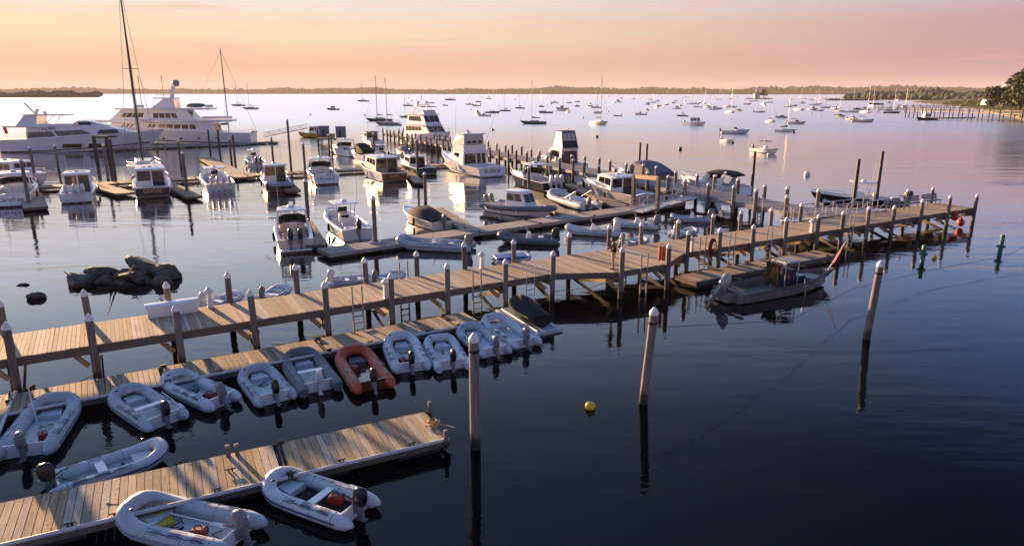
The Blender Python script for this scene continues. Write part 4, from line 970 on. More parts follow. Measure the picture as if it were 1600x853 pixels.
L = 36.; H = Hull(L, 7.4, 4.6, 2.3, .8, 2.2, .95, 3.8, .5)
y2 = basic_boat('motor_yacht', 'large white three-deck motor yacht with oval windows and radar mast, bow left', 'yacht', ST((-58.24, 156.61), 188, 36.), 188, H, 'gel_white', None, .4, rub=.07)
MB().tube(H.rail(-2.1, -.2, .0, .85), .1, 6).build('boot_stripe', 'gel_black', y2)
c = house(y2, -10.7, 12.5, 3.3, 2.3, 2.25, 4.7, 2.2, .6, .15, 'gel_white', 'main_deck_house', row(5, .16, .53, .34, .76, .012) + row(2, .555, .63, .34, .76, .012) + row(3, .76, .88, .34, .72, .012), None, [(.1, .1, .9, .8)], None, 'glass_warm', z0f=3.4)
slab(c, 'upper_deck', 'gel_white', sym([(-14.2, 2.4), (-13.2, 3.3), (0, 3.55), (11, 2.5), (14.5, 1.2)]), 4.7, 5.15)
u = house(c, -6.6, 11.0, 2.9, 2.0, 5.15, 7.3, 2.4, 1.6, .15, 'gel_white', 'upper_deck_house', row(4, .18, .50, .2, .68, .012) + row(4, .62, .92, .28, .70, .012), row(4, .06, .94, .3, .8, .02), [(.1, .1, .9, .8)], None, 'glass_warm')
slab(u, 'sun_deck', 'gel_white', sym([(-10.2, 2.2), (-9, 2.9), (2, 3.0), (8, 2.2), (10, 1.3)]), 7.3, 7.65)
MB().loft([[(-2.6, k, 7.6), (2.4, k, 7.6), (-.4, k * .9, 9.6), (-2.4, k * .9, 9.6)] for k in (-2.1, -1.8)]).build('arch', 'gel_white', u, smooth=0); MB().loft([[(-2.6, k, 7.6), (2.4, k, 7.6), (-.4, k * .9, 9.6), (-2.4, k * .9, 9.6)] for k in (1.8, 2.1)]).build('arch', 'gel_white', u, smooth=0)
slab(u, 'arch_top', 'gel_white', sym([(-2.7, 2.0), (1.8, 1.9)]), 9.6, 9.85)
MB().bar((-1.6, 0, 9.8), (-2.2, 0, 12.3), .35, .8).box((-.8, 0, 11.2), (2.4, .25, .14)).box((.2, 0, 10.4), (3.0, .25, .12)).build('mast', 'gel_white', u, smooth=0)
MB().ell((-2.8, 0, 12.9), (.75, .75, .75)).build('dome', 'gel_grey', u)
MB().ell((-6.6, .5, 8.2), (2.0, 1.0, .5), 10, 6).build('tender', 'canvas_grey', u)
for x in (-8.5, -4.5, 6): MB().box((x, -2.3, 8.0), (1.6, .5, .55)).build('settee', 'vinyl', u, smooth=0, bevel=.05)
slab(c, 'side_rail', 'gel_white', [(-13, -3.5), (8, -3.35), (8, -3.28), (-13, -3.42)], 5.15, 5.7)
bow_rail(y2, H, .4, .9); text('MAGIC', 1.0, 'gel_grey', c, (2.6, 3.60, 4.86), (R(90), 0, R(180)))
for s in (.2, .3, .4, .5, .6): MB().lathe([(.02, -.05), (.2, -.04), (.2, .02)], 10).build('porthole', 'glass', y2, (H.x(s), H.b(s) * .94 + .08, 1.25), rot=(R(-90), 0, 0))

L = 21.; H = Hull(L, 5.8, 3.2, 1.9, .8, 2.2, .92, 2.0, .45)
y3 = basic_boat('motor_yacht', 'tall white motor yacht with three stepped decks lying behind the second pier', 'yacht', (-18.2, 151), -58, H, 'gel_white', (.03, .16), 1.0, rub=.06)
c = house(y3, -7.0, 5.2, 2.6, 2.0, 1.9, 4.1, 2.2, .2, .15, 'gel_white', 'main_deck_house', row(5, .05, .75, .4, .85, .02), row(3, .04, .96, .25, .9, .03), [(.1, .1, .9, .85)], (2.6, .3, .3, .14, 'gel_white'), 'glass_warm', z0f=2.5)
u = house(c, -6.0, 3.0, 2.3, 1.8, 4.25, 6.3, 1.6, .4, .15, 'gel_white', 'upper_deck_house', row(6, .08, .8, .35, .85, .02), row(3, .04, .96, .3, .9, .03), [(.1, .1, .9, .85)], (1.8, .3, .3, .14, 'gel_white'), 'glass')
MB().loft([[(-1.2, -1.7, 6.45), (1.4, -1.5, 6.45), (1.4, 1.5, 6.45), (-1.2, 1.7, 6.45)], [(-.8, -1.6, 7.3), (.6, -1.4, 7.3), (.6, 1.4, 7.3), (-.8, 1.6, 7.3)]]).build('flybridge', 'gel_white', u, smooth=0)
MB().bar((-4.6, -1.5, 6.4), (-2.6, -1.3, 8.3), .25, .5).bar((-4.6, 1.5, 6.4), (-2.6, 1.3, 8.3), .25, .5).box((-2.6, 0, 8.3), (.7, 3.1, .25)).build('arch', 'gel_white', u, smooth=0)
MB().tube([(-2.6, 0, 8.4), (-2.8, 0, 10.4)], .1, 6).box((-2.7, 0, 9.2), (1.4, .2, .12)).build('mast', 'gel_white', u, smooth=0)
MB().ell((-2.6, 1.0, 8.8), (.4, .4, .4)).ell((-2.6, -1.0, 8.8), (.4, .4, .4)).build('dome', 'gel_white', u)
MB().loft([[(1.2, -1.9, 7.9), (1.2, 1.9, 7.9), (-1.4, 1.9, 8.0), (-1.4, -1.9, 8.0)], [(1.2, -1.9, 7.97), (1.2, 1.9, 7.97), (-1.4, 1.9, 8.07), (-1.4, -1.9, 8.07)]]).build('bimini', 'canvas_grey', u, smooth=0)
MB().tube([(1.0, -1.6, 7.3), (1.0, -1.6, 7.9)], .03, 5).tube([(1.0, 1.6, 7.3), (1.0, 1.6, 7.9)], .03, 5).tube([(-1.2, -1.6, 7.2), (-1.2, -1.6, 7.9)], .03, 5).tube([(-1.2, 1.6, 7.2), (-1.2, 1.6, 7.9)], .03, 5).build('bimini_frame', 'alu', u)
bow_rail(y3, H, .45, .7)

# ---------------------------------------------------------------- slips on the left
e1 = express('white express cruiser with black script on its stern at the left edge', ST((-49.53, 67.01), 118, 11.), 118, 11., top='hard', title='Carefree', tsize=.62, seat_mt='vinyl')
pilothouse('cabin cruiser with warmly lit windows moored behind the left-edge cruiser', (-60.5, 84), -25, 11, long=True, side_n=3, glass='glass_warm')
pilothouse('white pilothouse boat with three white outboards', ST((-44.57, 69.45), 117, 9.8), 117, 9.8, n=3, mot='motor_white')
pilothouse('white cabin boat with navy stern lettered in gold', ST((-38.49, 72.98), 118, 11.5), 118, 11.5, trans='gel_navy', title='GOOSE', title_mt='gold', long=True, side_n=3, glass='glass', tsize=.55)
centre_console('white centre console with four white outboards and hard top', ST((-32.81, 76.87), 119, 10.5), 119, 10.5, n=4, mot='motor_white')
p5 = pilothouse('cream pilothouse boat with black stern carrying a grey inflatable', ST((-26.4, 77.38), 114, 9.6), 114, 9.6, 'gel_black', trans='gel_black', house_mt='gel_cream', glass='glass_warm', hz=1.85)
inflatable('grey inflatable carried across the black stern of the cream pilothouse boat', (ST((-26.4, 77.38), 114, 0)[0] + .2, ST((-26.4, 77.38), 114, 0)[1] - .35), 204, 3.0, 1.5, mot=None, z=.75, bench=False)
express('white express cruiser with blue script on its stern, in the middle slip', ST((-22.78, 84.12), 114, 10.5), 114, 10.5, title='Windfall', title_mt='stripe_blue', tsize=.6)
t7 = pilothouse('white downeast boat with varnished wooden stern and gold lettering', ST((-14.84, 86.62), 121, 11.5), 121, 11.5, trans='varnish', title='ISABEL', title_mt='gold', house_mt='gel_tan', glass='glass', deck_mt='teak', long=True, tsize=.42)
pilothouse('dark teal hulled cabin boat with white house', ST((-11.54, 93.56), 120, 9.5), 120, 9.5, 'gel_teal', trans='gel_teal', glass='glass', hz=1.45)
# sport fisherman
L = 14.5; H = Hull(L, 4.7, 2.5, 1.15, .5, 2.4, .93, 2.0, .42)
sf = basic_boat('sportfishing_boat', 'large white sportfishing boat with enclosed flybridge and dark aft windows', 'motor cruiser', ST((-2.58, 92.08), 123, 14.5), 123, H, 'gel_white', (.04, .30), .5, ins=.3, rub=.05)
MB().tube(H.rail(-1.0, -.1, .0, .75), .06, 6).build('boot_stripe', 'gel_blue', sf)
c = house(sf, -2.6, 3.6, 2.0, 1.3, .5, 3.0, 2.6, .05, .18, 'gel_white', 'cabin', [(.36, .56, .56, .88), (.59, .56, .80, .84, -.07)], None, [(.06, .36, .52, .90), (.58, .36, .74, .90), (.78, .36, .94, .90)], (.3, .2, .12, .12, 'gel_white'), z0f=1.9)
f_ = MB().loft([[(-2.5, -1.75, 3.12), (1.0, -1.5, 3.12), (1.0, 1.5, 3.12), (-2.5, 1.75, 3.12)], [(-2.5, -1.8, 3.9), (1.3, -1.5, 4.0), (1.3, 1.5, 4.0), (-2.5, 1.8, 3.9)]]).build('flybridge', 'gel_white', c, smooth=0)
MB().loft([[(-2.3, -1.6, 3.95), (1.15, -1.4, 4.0), (1.15, 1.4, 4.0), (-2.3, 1.6, 3.95)], [(-2.2, -1.5, 5.3), (.3, -1.3, 5.3), (.3, 1.3, 5.3), (-2.2, 1.5, 5.3)]]).build('clear_curtain', 'canvas_clear', f_, smooth=0)
MB().loft([[(-2.6 + k, -1.8 + k, z), (.7 - k, -1.6 + k, z), (.7 - k, 1.6 - k, z), (-2.6 + k, 1.8 - k, z)] for k, z in ((.05, 5.31), (0, 5.36), (.2, 5.46))]).build('hard_top', 'gel_white', f_, smooth=0)
MB().lathe([(.3, 0), (.32, .2), (.05, .3)], 10, (-.8, 0, 5.46)).lathe([(.2, 0), (.22, .3), (.05, .5)], 10, (-1.6, .6, 5.46)).build('radar', 'gel_white', f_)
for k in range(3): MB().box((-2.42, -.9 + .9 * k, 4.3), (.06, .5, .35)).build('helm_chair', 'motor_black', f_, smooth=0)
for k in (-1, 1): MB().tube([(-.5, k * 2.1, 2.2), (-3.6, k * 3.4, 9.5)], [.028, .012], 5).build('outrigger', 'alu', sf)
bow_rail(sf, H, .45, .6)
text('BLONDIE', .62, 'gel_navy', sf, (-L / 2 - .012, 0, .68), (R(90), 0, R(-90)))
MB().box((-L / 2 - .35, 0, .2), (.7, 3.4, .09)).build('swim_platform', 'gel_white', sf, smooth=0)

# ---------------------------------------------------------------- middle: boats on the grey float
express('dark-hulled sport boat with white hard top and three white outboards', ST((4.8, 77.38), 119, 10.2), 119, 10.2, 'gel_black', n=3, mot='motor_white', boot=None)
L = 7.8; H = Hull(L, 2.6, 1.1, .75, .3, 2.0, .92, .9, .4)
rb_ = basic_boat('cabin_inflatable', 'rigid inflatable with small white cabin and dark collar, bow to the right', 'motorboat', lerp((-1.83, 64.37), (3.57, 60.59), .5), -42, H, 'gel_white', (.04, .36), .35, ins=.25)
MB().tube(H.rail(-.12, .12, 0, .98), .24, 10).build('collar', 'hypalon_dark', rb_)
house(rb_, -1.3, 1.5, .95, .8, .35, 2.15, .8, .1, .12, 'gel_white', 'wheelhouse', row(2, .08, .86, .55, .9, .05), row(2, .06, .94, .5, .9, .04), [(.1, .3, .9, .9)], (.25, .1, .06, .12, 'gel_white'), 'glass')
MB().box((2.2, 0, 1.05), (.5, .5, .06)).build('hatch', 'glass', rb_, smooth=0)
for k in (-.35, .35): outboard(rb_, -L / 2 - .2, k, .8, 'motor_grey', 1.1)
def big_rib(label, loc, rz, L, W, tube, mot, console=True, arch=False):
    t = inflatable(label, loc, rz, L, W, tube, 'deck_grey', mot, r=L * .05 + .02, name='rigid_inflatable', bench=False, console=console, cat='tender', ms=1.15, patches=True, cone=False, locker=False)
    if arch: MB().tube([(-L * .3, -W * .36, .5), (-L * .3, -W * .34, 1.7), (-L * .3, W * .34, 1.7), (-L * .3, W * .36, .5)], .03, 6).tube([(L * .05, -W * .36, .5), (-L * .3, -W * .34, 1.65)], .025, 6).tube([(L * .05, W * .36, .5), (-L * .3, W * .34, 1.65)], .025, 6).build('roll_bar', 'alu', t)
    return t
big_rib('large pale grey inflatable with steel frame beside the picnic boat', lerp((7.58, 64), (4.37, 72.52), .5), 117, 7.2, 2.7, 'hypalon_light', 'motor_grey', True, True)
pb = pilothouse('picnic boat with dark grey hull, white house and varnished rail', ST((13.37, 67.41), 119, 11.), 119, 11., 'gel_grey', house_mt='gel_white', glass='glass', long=False, side_n=2, hz=1.5)
H = Hull(11., 11 * .325, 1.65, 1.1); MB().tube(H.rail(.02, .02), .05, 6).build('toe_rail', 'varnish', pb)
# behind the second pier
fb_ = express('white motor cruiser with dark enclosed flybridge behind the second pier', (6.6, 101), 117, 11.5, top=None)
H = Hull(11.5, 3.7, 1.78, 1.2); zb = H.z(.52)
c = house(fb_, -3.6, 1.6, 1.5, 1.2, .45, 3.2, 1.6, .1, .15, 'gel_white', 'cabin', [(.2, .5, .85, .88, -.05)], None, [(.08, .1, .92, .9)], (.4, .1, .1, .1, 'gel_white'), 'glass', z0f=1.6)
u = house(c, -3.7, -.6, 1.35, 1.1, 3.3, 5.6, .8, .7, .2, 'gel_white', 'flybridge_enclosure', [(.1, .35, .9, .85)], row(2, .06, .94, .35, .9), None, (.1, .1, .05, .1, 'canvas_navy'), 'canvas_clear')
panes(u, ((-3.7, 1.35, 3.3), (-3.7, -1.35, 3.3), (-3.0, -1.15, 5.6), (-3.0, 1.15, 5.6)), [(.02, .02, .98, .98)], 'canvas_navy', 'canvas_panel')
panes(u, ((-3.72, 1.35, 3.3), (-3.72, -1.35, 3.3), (-3.02, -1.15, 5.6), (-3.02, 1.15, 5.6)), row(3, .08, .92, .45, .92), 'canvas_clear', 'clear_panel', out=.03)
MB().box((-2.4, 0, 5.95), (1.2, .2, .1)).tube([(-2.4, 0, 5.7), (-2.4, 0, 5.95)], .06, 6).build('radar', 'motor_grey', u, smooth=0)
express('white cruiser under a big dark grey canvas behind the second pier', (15.4, 83.0), 117, 11.5, top='canvas', canvas='canvas_grey')
express('white express cruiser with black bimini beyond the pier corner', ST((25.42, 74.39), 126, 9.0), 126, 9.0, top='bimini', canvas='canvas_black')
centre_console('centre console with hard top half hidden behind the right gangway', (34.2, 67.5), 163, 8.5, n=2, top='gel_white', hull_mt='gel_black')
# nearer row
b18 = express('cream cuddy boat with two navy outboards, stern to the camera', ST((-15.32, 47.28), 110, 8.2), 110, 8.2, 'gel_cream', n=2, mot='motor_navy', seat_mt='seat_tan', boot=None)
centre_console('white centre console with one navy outboard in the near middle slip', ST((-11.76, 51.21), 118, 8.6), 118, 8.6, n=1, mot='motor_navy')
b20 = small_motor('open white boat under a black cover by the finger float', ST((-5.69, 55.25), 126, 6.8), 126, 6.8, 'gel_cream', 'covered', 'canvas_black', 'motor_grey', name='open_boat')
big_rib('dark grey inflatable with white console nearest along the grey float', lerp((-8.33, 48.74), (-2.83, 47.49), .5), 169, 5.7, 2.1, 'hypalon', 'motor_grey')
big_rib('slate inflatable lying left of centre along the grey float', (1.2, 50.29), 170, 4.7, 1.9, 'hypalon_dark', 'motor_black')
big_rib('white inflatable with navy stripe along the grey float', (6.38, 53.41), 166, 4.4, 1.8, 'hypalon_light', 'motor_white')
big_rib('white inflatable with grey outboard in front of the gangway foot', (10.41, 56.36), 158, 3.9, 1.75, 'hypalon_light', 'motor_grey')
big_rib('pale inflatable tied beneath the second pier by the gangway', (15.7, 59.01), 170, 3.7, 1.7, 'hypalon', 'motor_grey')
# far side cluster by the second pier
centre_console('centre console with hard top moored beyond the walkway on the left', ST((-38.15, 103.45), 118, 8), 118, 8, n=2, mot='motor_black')
express('white sport cruiser angled at the far head of the walkway', ST((-27.51, 121.52), 128, 10), 128, 10, top='hard')
express('small cruiser with black canvas among the far slips', ST((-23.61, 114.48), 124, 8), 124, 8, top='canvas')
centre_console('far centre console with white top left of the second pier', ST((-20.65, 113.38), 112, 7.5), 112, 7.5, n=2)
pilothouse('dark roofed cabin boat at the far slips beside the second pier', ST((-28.52, 147), 118, 10), 118, 10, roof='canvas_black', glass='glass')
small_motor('small white boat under grey canvas against the second pier', ST((-18.4, 124.06), 120, 6.5), 120, 6.5, 'gel_white', 'covered', 'canvas_grey')
inflatable('white inflatable tied left of the second pier beyond the teal boat', (-20.43, 120.29), 150, 3.6, 1.7, 'hypalon_light', mot='motor_grey')
small_motor('low blue covered boat on the far walkway float', ST((-30.56, 125.37), 128, 6), 128, 6, 'gel_blue', 'covered', 'canvas_navy')
tug = small_motor('yellow-hulled workboat with dark cabin below the far gangway', lerp((-54.24, 177.41), (-44.46, 172.33), .5), 176, 9, 'hull_yellow', 'cabin', mot=None, name='workboat')
# sailing yachts in the left docks
sailboat('white sailing yacht with the tallest mast, bow to the camera on the left', ST((-46.71, 86.62), 116, 14.5), 296, 14.5, 'gel_white', 25.3, mast_mt='mast_dark')
sailboat('black sailing yacht lying by the stern of the three-deck yacht', lerp((-74.52, 158.68), (-60.42, 162.99), .5), 12, 16.5, 'gel_black', 20.5, mast_mt='mast_dark', mx=.62, cover='canvas_navy')
sailboat('white sailing yacht whose mast shows above the left part of the three-deck yacht', (-104, 196), 20, 12, mast=15.5, mast_mt='mast_dark')
sailboat('white sailing yacht whose mast shows just left of the big radar mast', (-104, 212), 200, 12, mast=16, mast_mt='mast_dark')
sailboat('dark green ketch with furled green sail beyond the second pier', (-52.11, 273.56), 178, 10.5, 'gel_green', 17.5, cover='gel_green', masts=2, mast_mt='mast_dark')
sailboat('pale grey sloop just in front of the dark green ketch', (-42.66, 241.04), 184, 9.0, 'gel_grey', 16.2)
sailboat('small green sloop half hidden by the stepped motor yacht', (-47.98, 316.09), 175, 6, 'gel_green', 12.5)

# ---------------------------------------------------------------- dinghies on the dinghy dock and near float
def din(c, rz, **k):
    lb = k.pop('label'); return inflatable(lb, c, rz, **k)
def BS(b, s):
    """centre and heading from bow point and stern point"""
    return ((b[0] + s[0]) / 2, (b[1] + s[1]) / 2), math.degrees(math.atan2(b[1] - s[1], b[0] - s[0])), math.hypot(b[0] - s[0], b[1] - s[1])
DG = [((-16.15, 22.46), (-14.91, 18.51), 3.5, 1.85, dict(label='grey inflatable with grey outboard at the far left of the dinghy dock', mot='motor_grey', bench=False)),
      ((-14.36, 23.16), (-11.32, 20.72), 3.2, 1.6, dict(label='grey inflatable with a white seat and black outboard, second from the left', tilt=.15)),
      ((-13.32, 24.5), (-9.92, 22.15), 3.3, 1.5, dict(label='slim pale inflatable with grey outboard, third from the left', tube='hypalon_light', mot='motor_grey', bench=False, tilt=.5)),
      ((-10.43, 25.44), (-8.19, 22.25), 2.9, 1.6, dict(label='short grey inflatable with brown outboard, right of the slim pale one', bench=False, tilt=.3)),
      ((-9.19, 27.18), (-6.84, 22.99), 3.4, 1.75, dict(label='dark grey inflatable with white benches and upright white outboard', tube='hypalon_dark', mot='motor_white', cone=False)),
      ((-6.98, 27.4), (-4.87, 23.1), 3.5, 1.75, dict(label='orange-red inflatable with black outboard', tube='hypalon_red', floor='varnish', bench=False, tilt=.35, stripe='motor_black')),
      ((-5.13, 28.98), (-3.88, 25.1), 3.3, 1.7, dict(label='white inflatable with rope on its floor, right of the orange-red one', tube='hypalon_light', bench=False, tilt=.2)),
      ((-3.36, 28.9), (-2.25, 25.36), 2.9, 1.6, dict(label='blunt-nosed white inflatable, second right of the orange-red one', tube='hypalon_light', bench=False, cone=False, square=.35)),
      ((-2.15, 30.18), (-0.54, 26.99), 3.1, 1.6, dict(label='grey inflatable behind the nearest mooring piling', mot='motor_grey', tilt=.4, bench=False)),
      ((-1.18, 31.58), (0.89, 27.81), 3.4, 1.65, dict(label='pale inflatable next to the covered jet ski', tube='hypalon_light', mot='motor_grey', tilt=.4, bench=False)),
      ((-10.83, 18.91), (-12.97, 17.03), 3.3, 1.45, dict(label='white inflatable with one white bench between the two near docks', tube='hypalon_light', stripe='stripe_blue')),
      ((-6.81, 17.23), (-3.87, 15.74), 3.1, 1.55, dict(label='white inflatable with blue stripe and black floor off the near float', tube='hypalon_light', floor='canvas_black', stripe='stripe_blue', square=.75)),
      ((-10.22, 15.82), (-6.36, 14.68), 3.4, 1.7, dict(label='pale grey inflatable with yellow gear cut by the bottom edge', mot='motor_grey', bench=False, tilt=.3, stripe='patch'))]
CEN = []
for b, s, L_, W_, k in DG:
    c, a, ln = BS(b, s); CEN.append((c, a)); din(c, a, L=max(L_, min(ln * 1.04, L_ * 1.12)), W=W_, group='inflatable dinghies by the docks', **k)
def loose(i, dx, dy, z):
    c, a = CEN[i]; a = R(a); return (c[0] + dx * math.cos(a) - dy * math.sin(a), c[1] + dx * math.sin(a) + dy * math.cos(a), z)
def tank(i, dx, dy, label):
    t = thing('fuel_tank', label, 'fuel tank', loose(i, dx, dy, .12), R(CEN[i][1] + 20))
    MB().loft([[(-.2 + k, -.14 + k, z), (.2 - k, -.14 + k, z), (.2 - k, .14 - k, z), (-.2 + k, .14 - k, z)] for k, z in ((.02, 0), (0, .04), (0, .2), (.05, .25))]).build('body', 'tank_red', t, smooth=0); MB().tube([(-.1, 0, .25), (-.06, 0, .31), (.06, 0, .31), (.1, 0, .25)], .018, 5).build('handle', 'motor_black', t)
tank(0, -.7, -.25, 'red fuel tank in the leftmost grey inflatable'); tank(2, -.75, .0, 'red fuel tank in the slim pale inflatable'); tank(5, .3, .25, 'red bag-like tank in the orange-red inflatable'); tank(11, -.55, -.15, 'red fuel tank on the black dinghy floor'); tank(12, -.5, .2, 'red fuel tank in the inflatable at the bottom edge'); tank(6, -.8, .2, 'red fuel tank in the white inflatable right of the orange one')
def oar(i, dx, dy, ang, label, z=.5):
    x, y, zz = loose(i, dx, dy, z); t = thing('oar', label, 'oar', (x, y, zz), R(CEN[i][1] + ang))
    MB().tube([(-.85, 0, 0), (.6, 0, 0)], .02, 6).build('shaft', 'alu', t); MB().box((.78, 0, 0), (.42, .14, .02)).build('blade', 'hypalon_light', t, smooth=0)
oar(1, -.4, -.72, 176, 'oar lying along the grey inflatable with the white seat', .42); oar(11, -.1, -.55, 180, 'oar along the near tube of the blue-striped inflatable', .46); oar(12, -.1, -.1, 178, 'oar lying inside the inflatable at the bottom edge', .35)
x, y, z = loose(12, .75, .1, .14); t = thing('life_vest', 'yellow life vests in the inflatable at the bottom edge', 'life vest', (x, y, z), R(40)); MB().loft([[(-.3, -.18, z_), (.3, -.2, z_), (.28, .2, z_), (-.28, .16, z_)] for z_ in (0, .09)]).build('panel', 'yellow', t, smooth=0, bevel=.03); MB().tube([(-.35, .25, .1), (.3, .35, .12)], .07, 8).build('collar', 'yellow', t)
MB().tube([(0, 0, 0), (-.12, .05, 1.5)], .02, 6).build('pole', 'lamp_white', None, loose(0, .3, .2, .2)); tag(bpy.data.objects['pole'], 'thin white pole standing in the leftmost grey inflatable', 'pole')
# jet ski on its floating ramp
x, y = lerp((-0.16, 33.32), (1.51, 30.45), .5); a = math.degrees(math.atan2((-0.16, 33.32)[1] - (1.51, 30.45)[1], (-0.16, 33.32)[0] - (1.51, 30.45)[0]))
t = thing('jet_ski_ramp', 'grey floating ramp under the covered jet ski', 'floating ramp', (x, y, 0), R(a)); MB().loft([[(-2.1, -.8, z0), (1.7, -.8, z1), (1.7, .8, z1), (-2.1, .8, z0)] for z0, z1 in ((-.12, -.12), (.14, .30))]).build('deck', 'hypalon', t, smooth=0, bevel=.04)
for k in (-.5, .5): MB().tube([(-1.9, k, .17), (1.5, k, .33)], .05, 6).build('runner', 'hypalon_light', t)
js = thing('jet_ski', 'jet ski under a black cover with yellow hull flash', 'jet ski', (x, y, .28), R(a))
H = Hull(3.1, 1.15, .52, .40, .15, 2.0, .85, .5, .4); H.mesh(10).build('hull', 'gel_black', js)
MB().tube(H.rail(-.08, .02, .15, .95), .035, 6).build('hull_flash', 'yellow', js)
MB().loft([[(H.x(s), -H.b(s), H.z(s)), (H.x(s), -H.b(s) * .62, H.z(s) + h * .7), (H.x(s), 0, H.z(s) + h), (H.x(s), H.b(s) * .62, H.z(s) + h * .7), (H.x(s), H.b(s), H.z(s))] for s, h in ((.02, .1), (.2, .36), (.42, .40), (.56, .62), (.66, .60), (.8, .34), (.97, .06))], closed=False).build('cover', 'canvas_black', js, smooth=50)
MB().panel([(-.4, -.42, .72), (.2, -.42, .78), (.2, -.36, .86), (-.4, -.36, .80)], .012).build('lettering_patch', 'hypalon_light', js, smooth=0)
# work skiff by the orange float
b, s = (17.97, 38.65), (12.54, 35.92); c, a, ln = BS(b, s)
L = 8.0; H = Hull(L, 2.4, .92, .55, .25, 1.9, .95, .7, .5, .25)
ws = basic_boat('work_skiff', 'grey open work skiff with silver outboard and red flag by the orange float', 'skiff', c, a, H, 'skiff_grey', (.05, .93), .14, deck_mt='skiff_grey', rail_mt='steel_dark', ins=.12)
outboard(ws, -L / 2 - .45, 0, .75, 'motor_silver', 1.25, .75)
MB().box((-L / 2 - .3, 0, .3), (.6, 1.3, .4)).build('motor_bracket', 'skiff_grey', ws, smooth=0)
MB().box((-L / 2 + .12, -.6, .78), (.2, 1.0, .12)).build('transom_board', 'brace_wood', ws, smooth=0)
mb = MB()
for sx in (-.5, .5):
    for sy in (-.5, .5): mb.tube([(.2 + sx, sy, .2), (.2 + sx, sy, 1.75)], .035, 6)
mb.tube([(-.3, -.5, 1.75), (.7, -.5, 1.75), (.7, .5, 1.75), (-.3, .5, 1.75), (-.3, -.5, 1.75)], .035, 6).build('frame', 'alu', ws)
MB().box((.35, 0, 1.79), (.8, 1.0, .04)).build('canopy', 'motor_grey', ws, smooth=0); MB().box((.45, 0, .75), (.5, .8, 1.1)).build('console', 'canvas_navy', ws, smooth=0, bevel=.03)
MB().box((2.3, 0, .40), (1.0, 1.1, .5)).build('crate', 'gel_grey', ws, smooth=0); MB().box((1.5, .3, .5), (.6, .8, .5)).build('bin', 'gel_teal', ws, smooth=0)
rnd = random.Random(4); mb = MB()
for k in range(70): a_ = rnd.random(); mb.tube([(-.75 + .2 * rnd.random(), -.5 + rnd.random(), 1.75 - .15 * rnd.random()), (-.8 + .15 * rnd.random(), -.5 + rnd.random(), .3 + .6 * rnd.random())], .05, 4)
mb.build('net', 'net', ws, smooth=0)
fp = MB().tube([(3.4, -.3, .9), (4.1, -.7, 2.6)], .04, 6).build('flag_staff', 'lamp_white', ws); MB().panel([(3.65, -.45, 1.5), (3.95, -.62, 2.2), (3.6, -.8, 2.0), (3.4, -.62, 1.35)], .02).build('flag', 'flag_red', fp, smooth=0)
MB().tube([(.4, -1.24, .95), (.5, -1.32, -.1)], .02, 5).tube([(.2, -1.3, .6), (.75, -1.3, .55)], .02, 5).build('boat_ladder', 'alu', ws)
# boats showing behind the far edge of the pier
for (p, rz, kw) in [((-15.51, 34.7), 60, dict(label='pale skiff with a white outboard raised behind the pier on the left', mt='motor_white')), ((-13.14, 35.92), 80, dict(label='dinghy with a covered grey outboard behind the pier, right of the white one', mt='motor_grey')),
                    ((-9.62, 38.9), 20, dict(label='white inflatable lying behind the pier above the first ladder', mt='motor_white')), ((-7.45, 39.2), 60, dict(label='small tender with a grey outboard behind the pier', mt='motor_grey')),
                    ((9, 49.54), 30, dict(label='white inflatable behind the pier right of the person', mt='motor_grey')), ((13.7, 53.24), 35, dict(label='pale inflatable behind the pier near the white buoy', mt='motor_white')),
                    ((0, 44.17), 15, dict(label='low skiff with a turquoise tarp behind the pier', mt=None))]:
    q = p
    o = inflatable(kw['label'], q, rz, 2.6, 1.4, 'hypalon_light', mot=kw['mt'], tilt=.5 if kw['mt'] else 0, group='tenders behind the pier', bench=True)
    if 'tarp' in kw['label']: MB().loft([[(-1.2, -.6, z), (1.0, -.55, z), (1.0, .55, z), (-1.2, .6, z)] for z in (.3, .46)]).build('tarp', 'blue', o, smooth=0, bevel=.05)

# white fenders hanging along some berthed boats
def hang_fenders(names):
    for o in list(col.objects):
        if o.parent is None and o.get('category') in ('motor cruiser', 'motorboat') and o.location.y < 110 and 'harbour' not in str(o.get('group')):
            hull = next((c for c in o.children if c.name.startswith('hull')), None)
            if not hull: continue
            xs = [v.co.x for v in hull.data.vertices]; b = max(v.co.y for v in hull.data.vertices); z = max(v.co.z for v in hull.data.vertices if v.co.x < 0)
            L_ = max(xs) - min(xs)
            for k, x in ((-1, -.18 * L_), (-1, .08 * L_), (1, -.1 * L_)):
                MB().lathe([(.03, -.32), (.10, -.27), (.11, 0), (.10, .27), (.03, .32), (.012, .55)], 8, (x, k * (b * .99 + .09), z * .55)).build('fender', names[int(abs(o.location.x)) % len(names)], o)
            for k in (-1, 1): MB().tube([(min(xs) + .15, k * b * .85, z * .95), (min(xs) + .7, k * (b * .85 + .5), .62), (min(xs) + 1.5, k * (b * .85 + 1.0), .5)], .016, 5).build('dock_line', 'rope_dark' if k > 0 else 'hypalon_light', o)
hang_fenders(['gel_white', 'gel_navy', 'gel_white'])
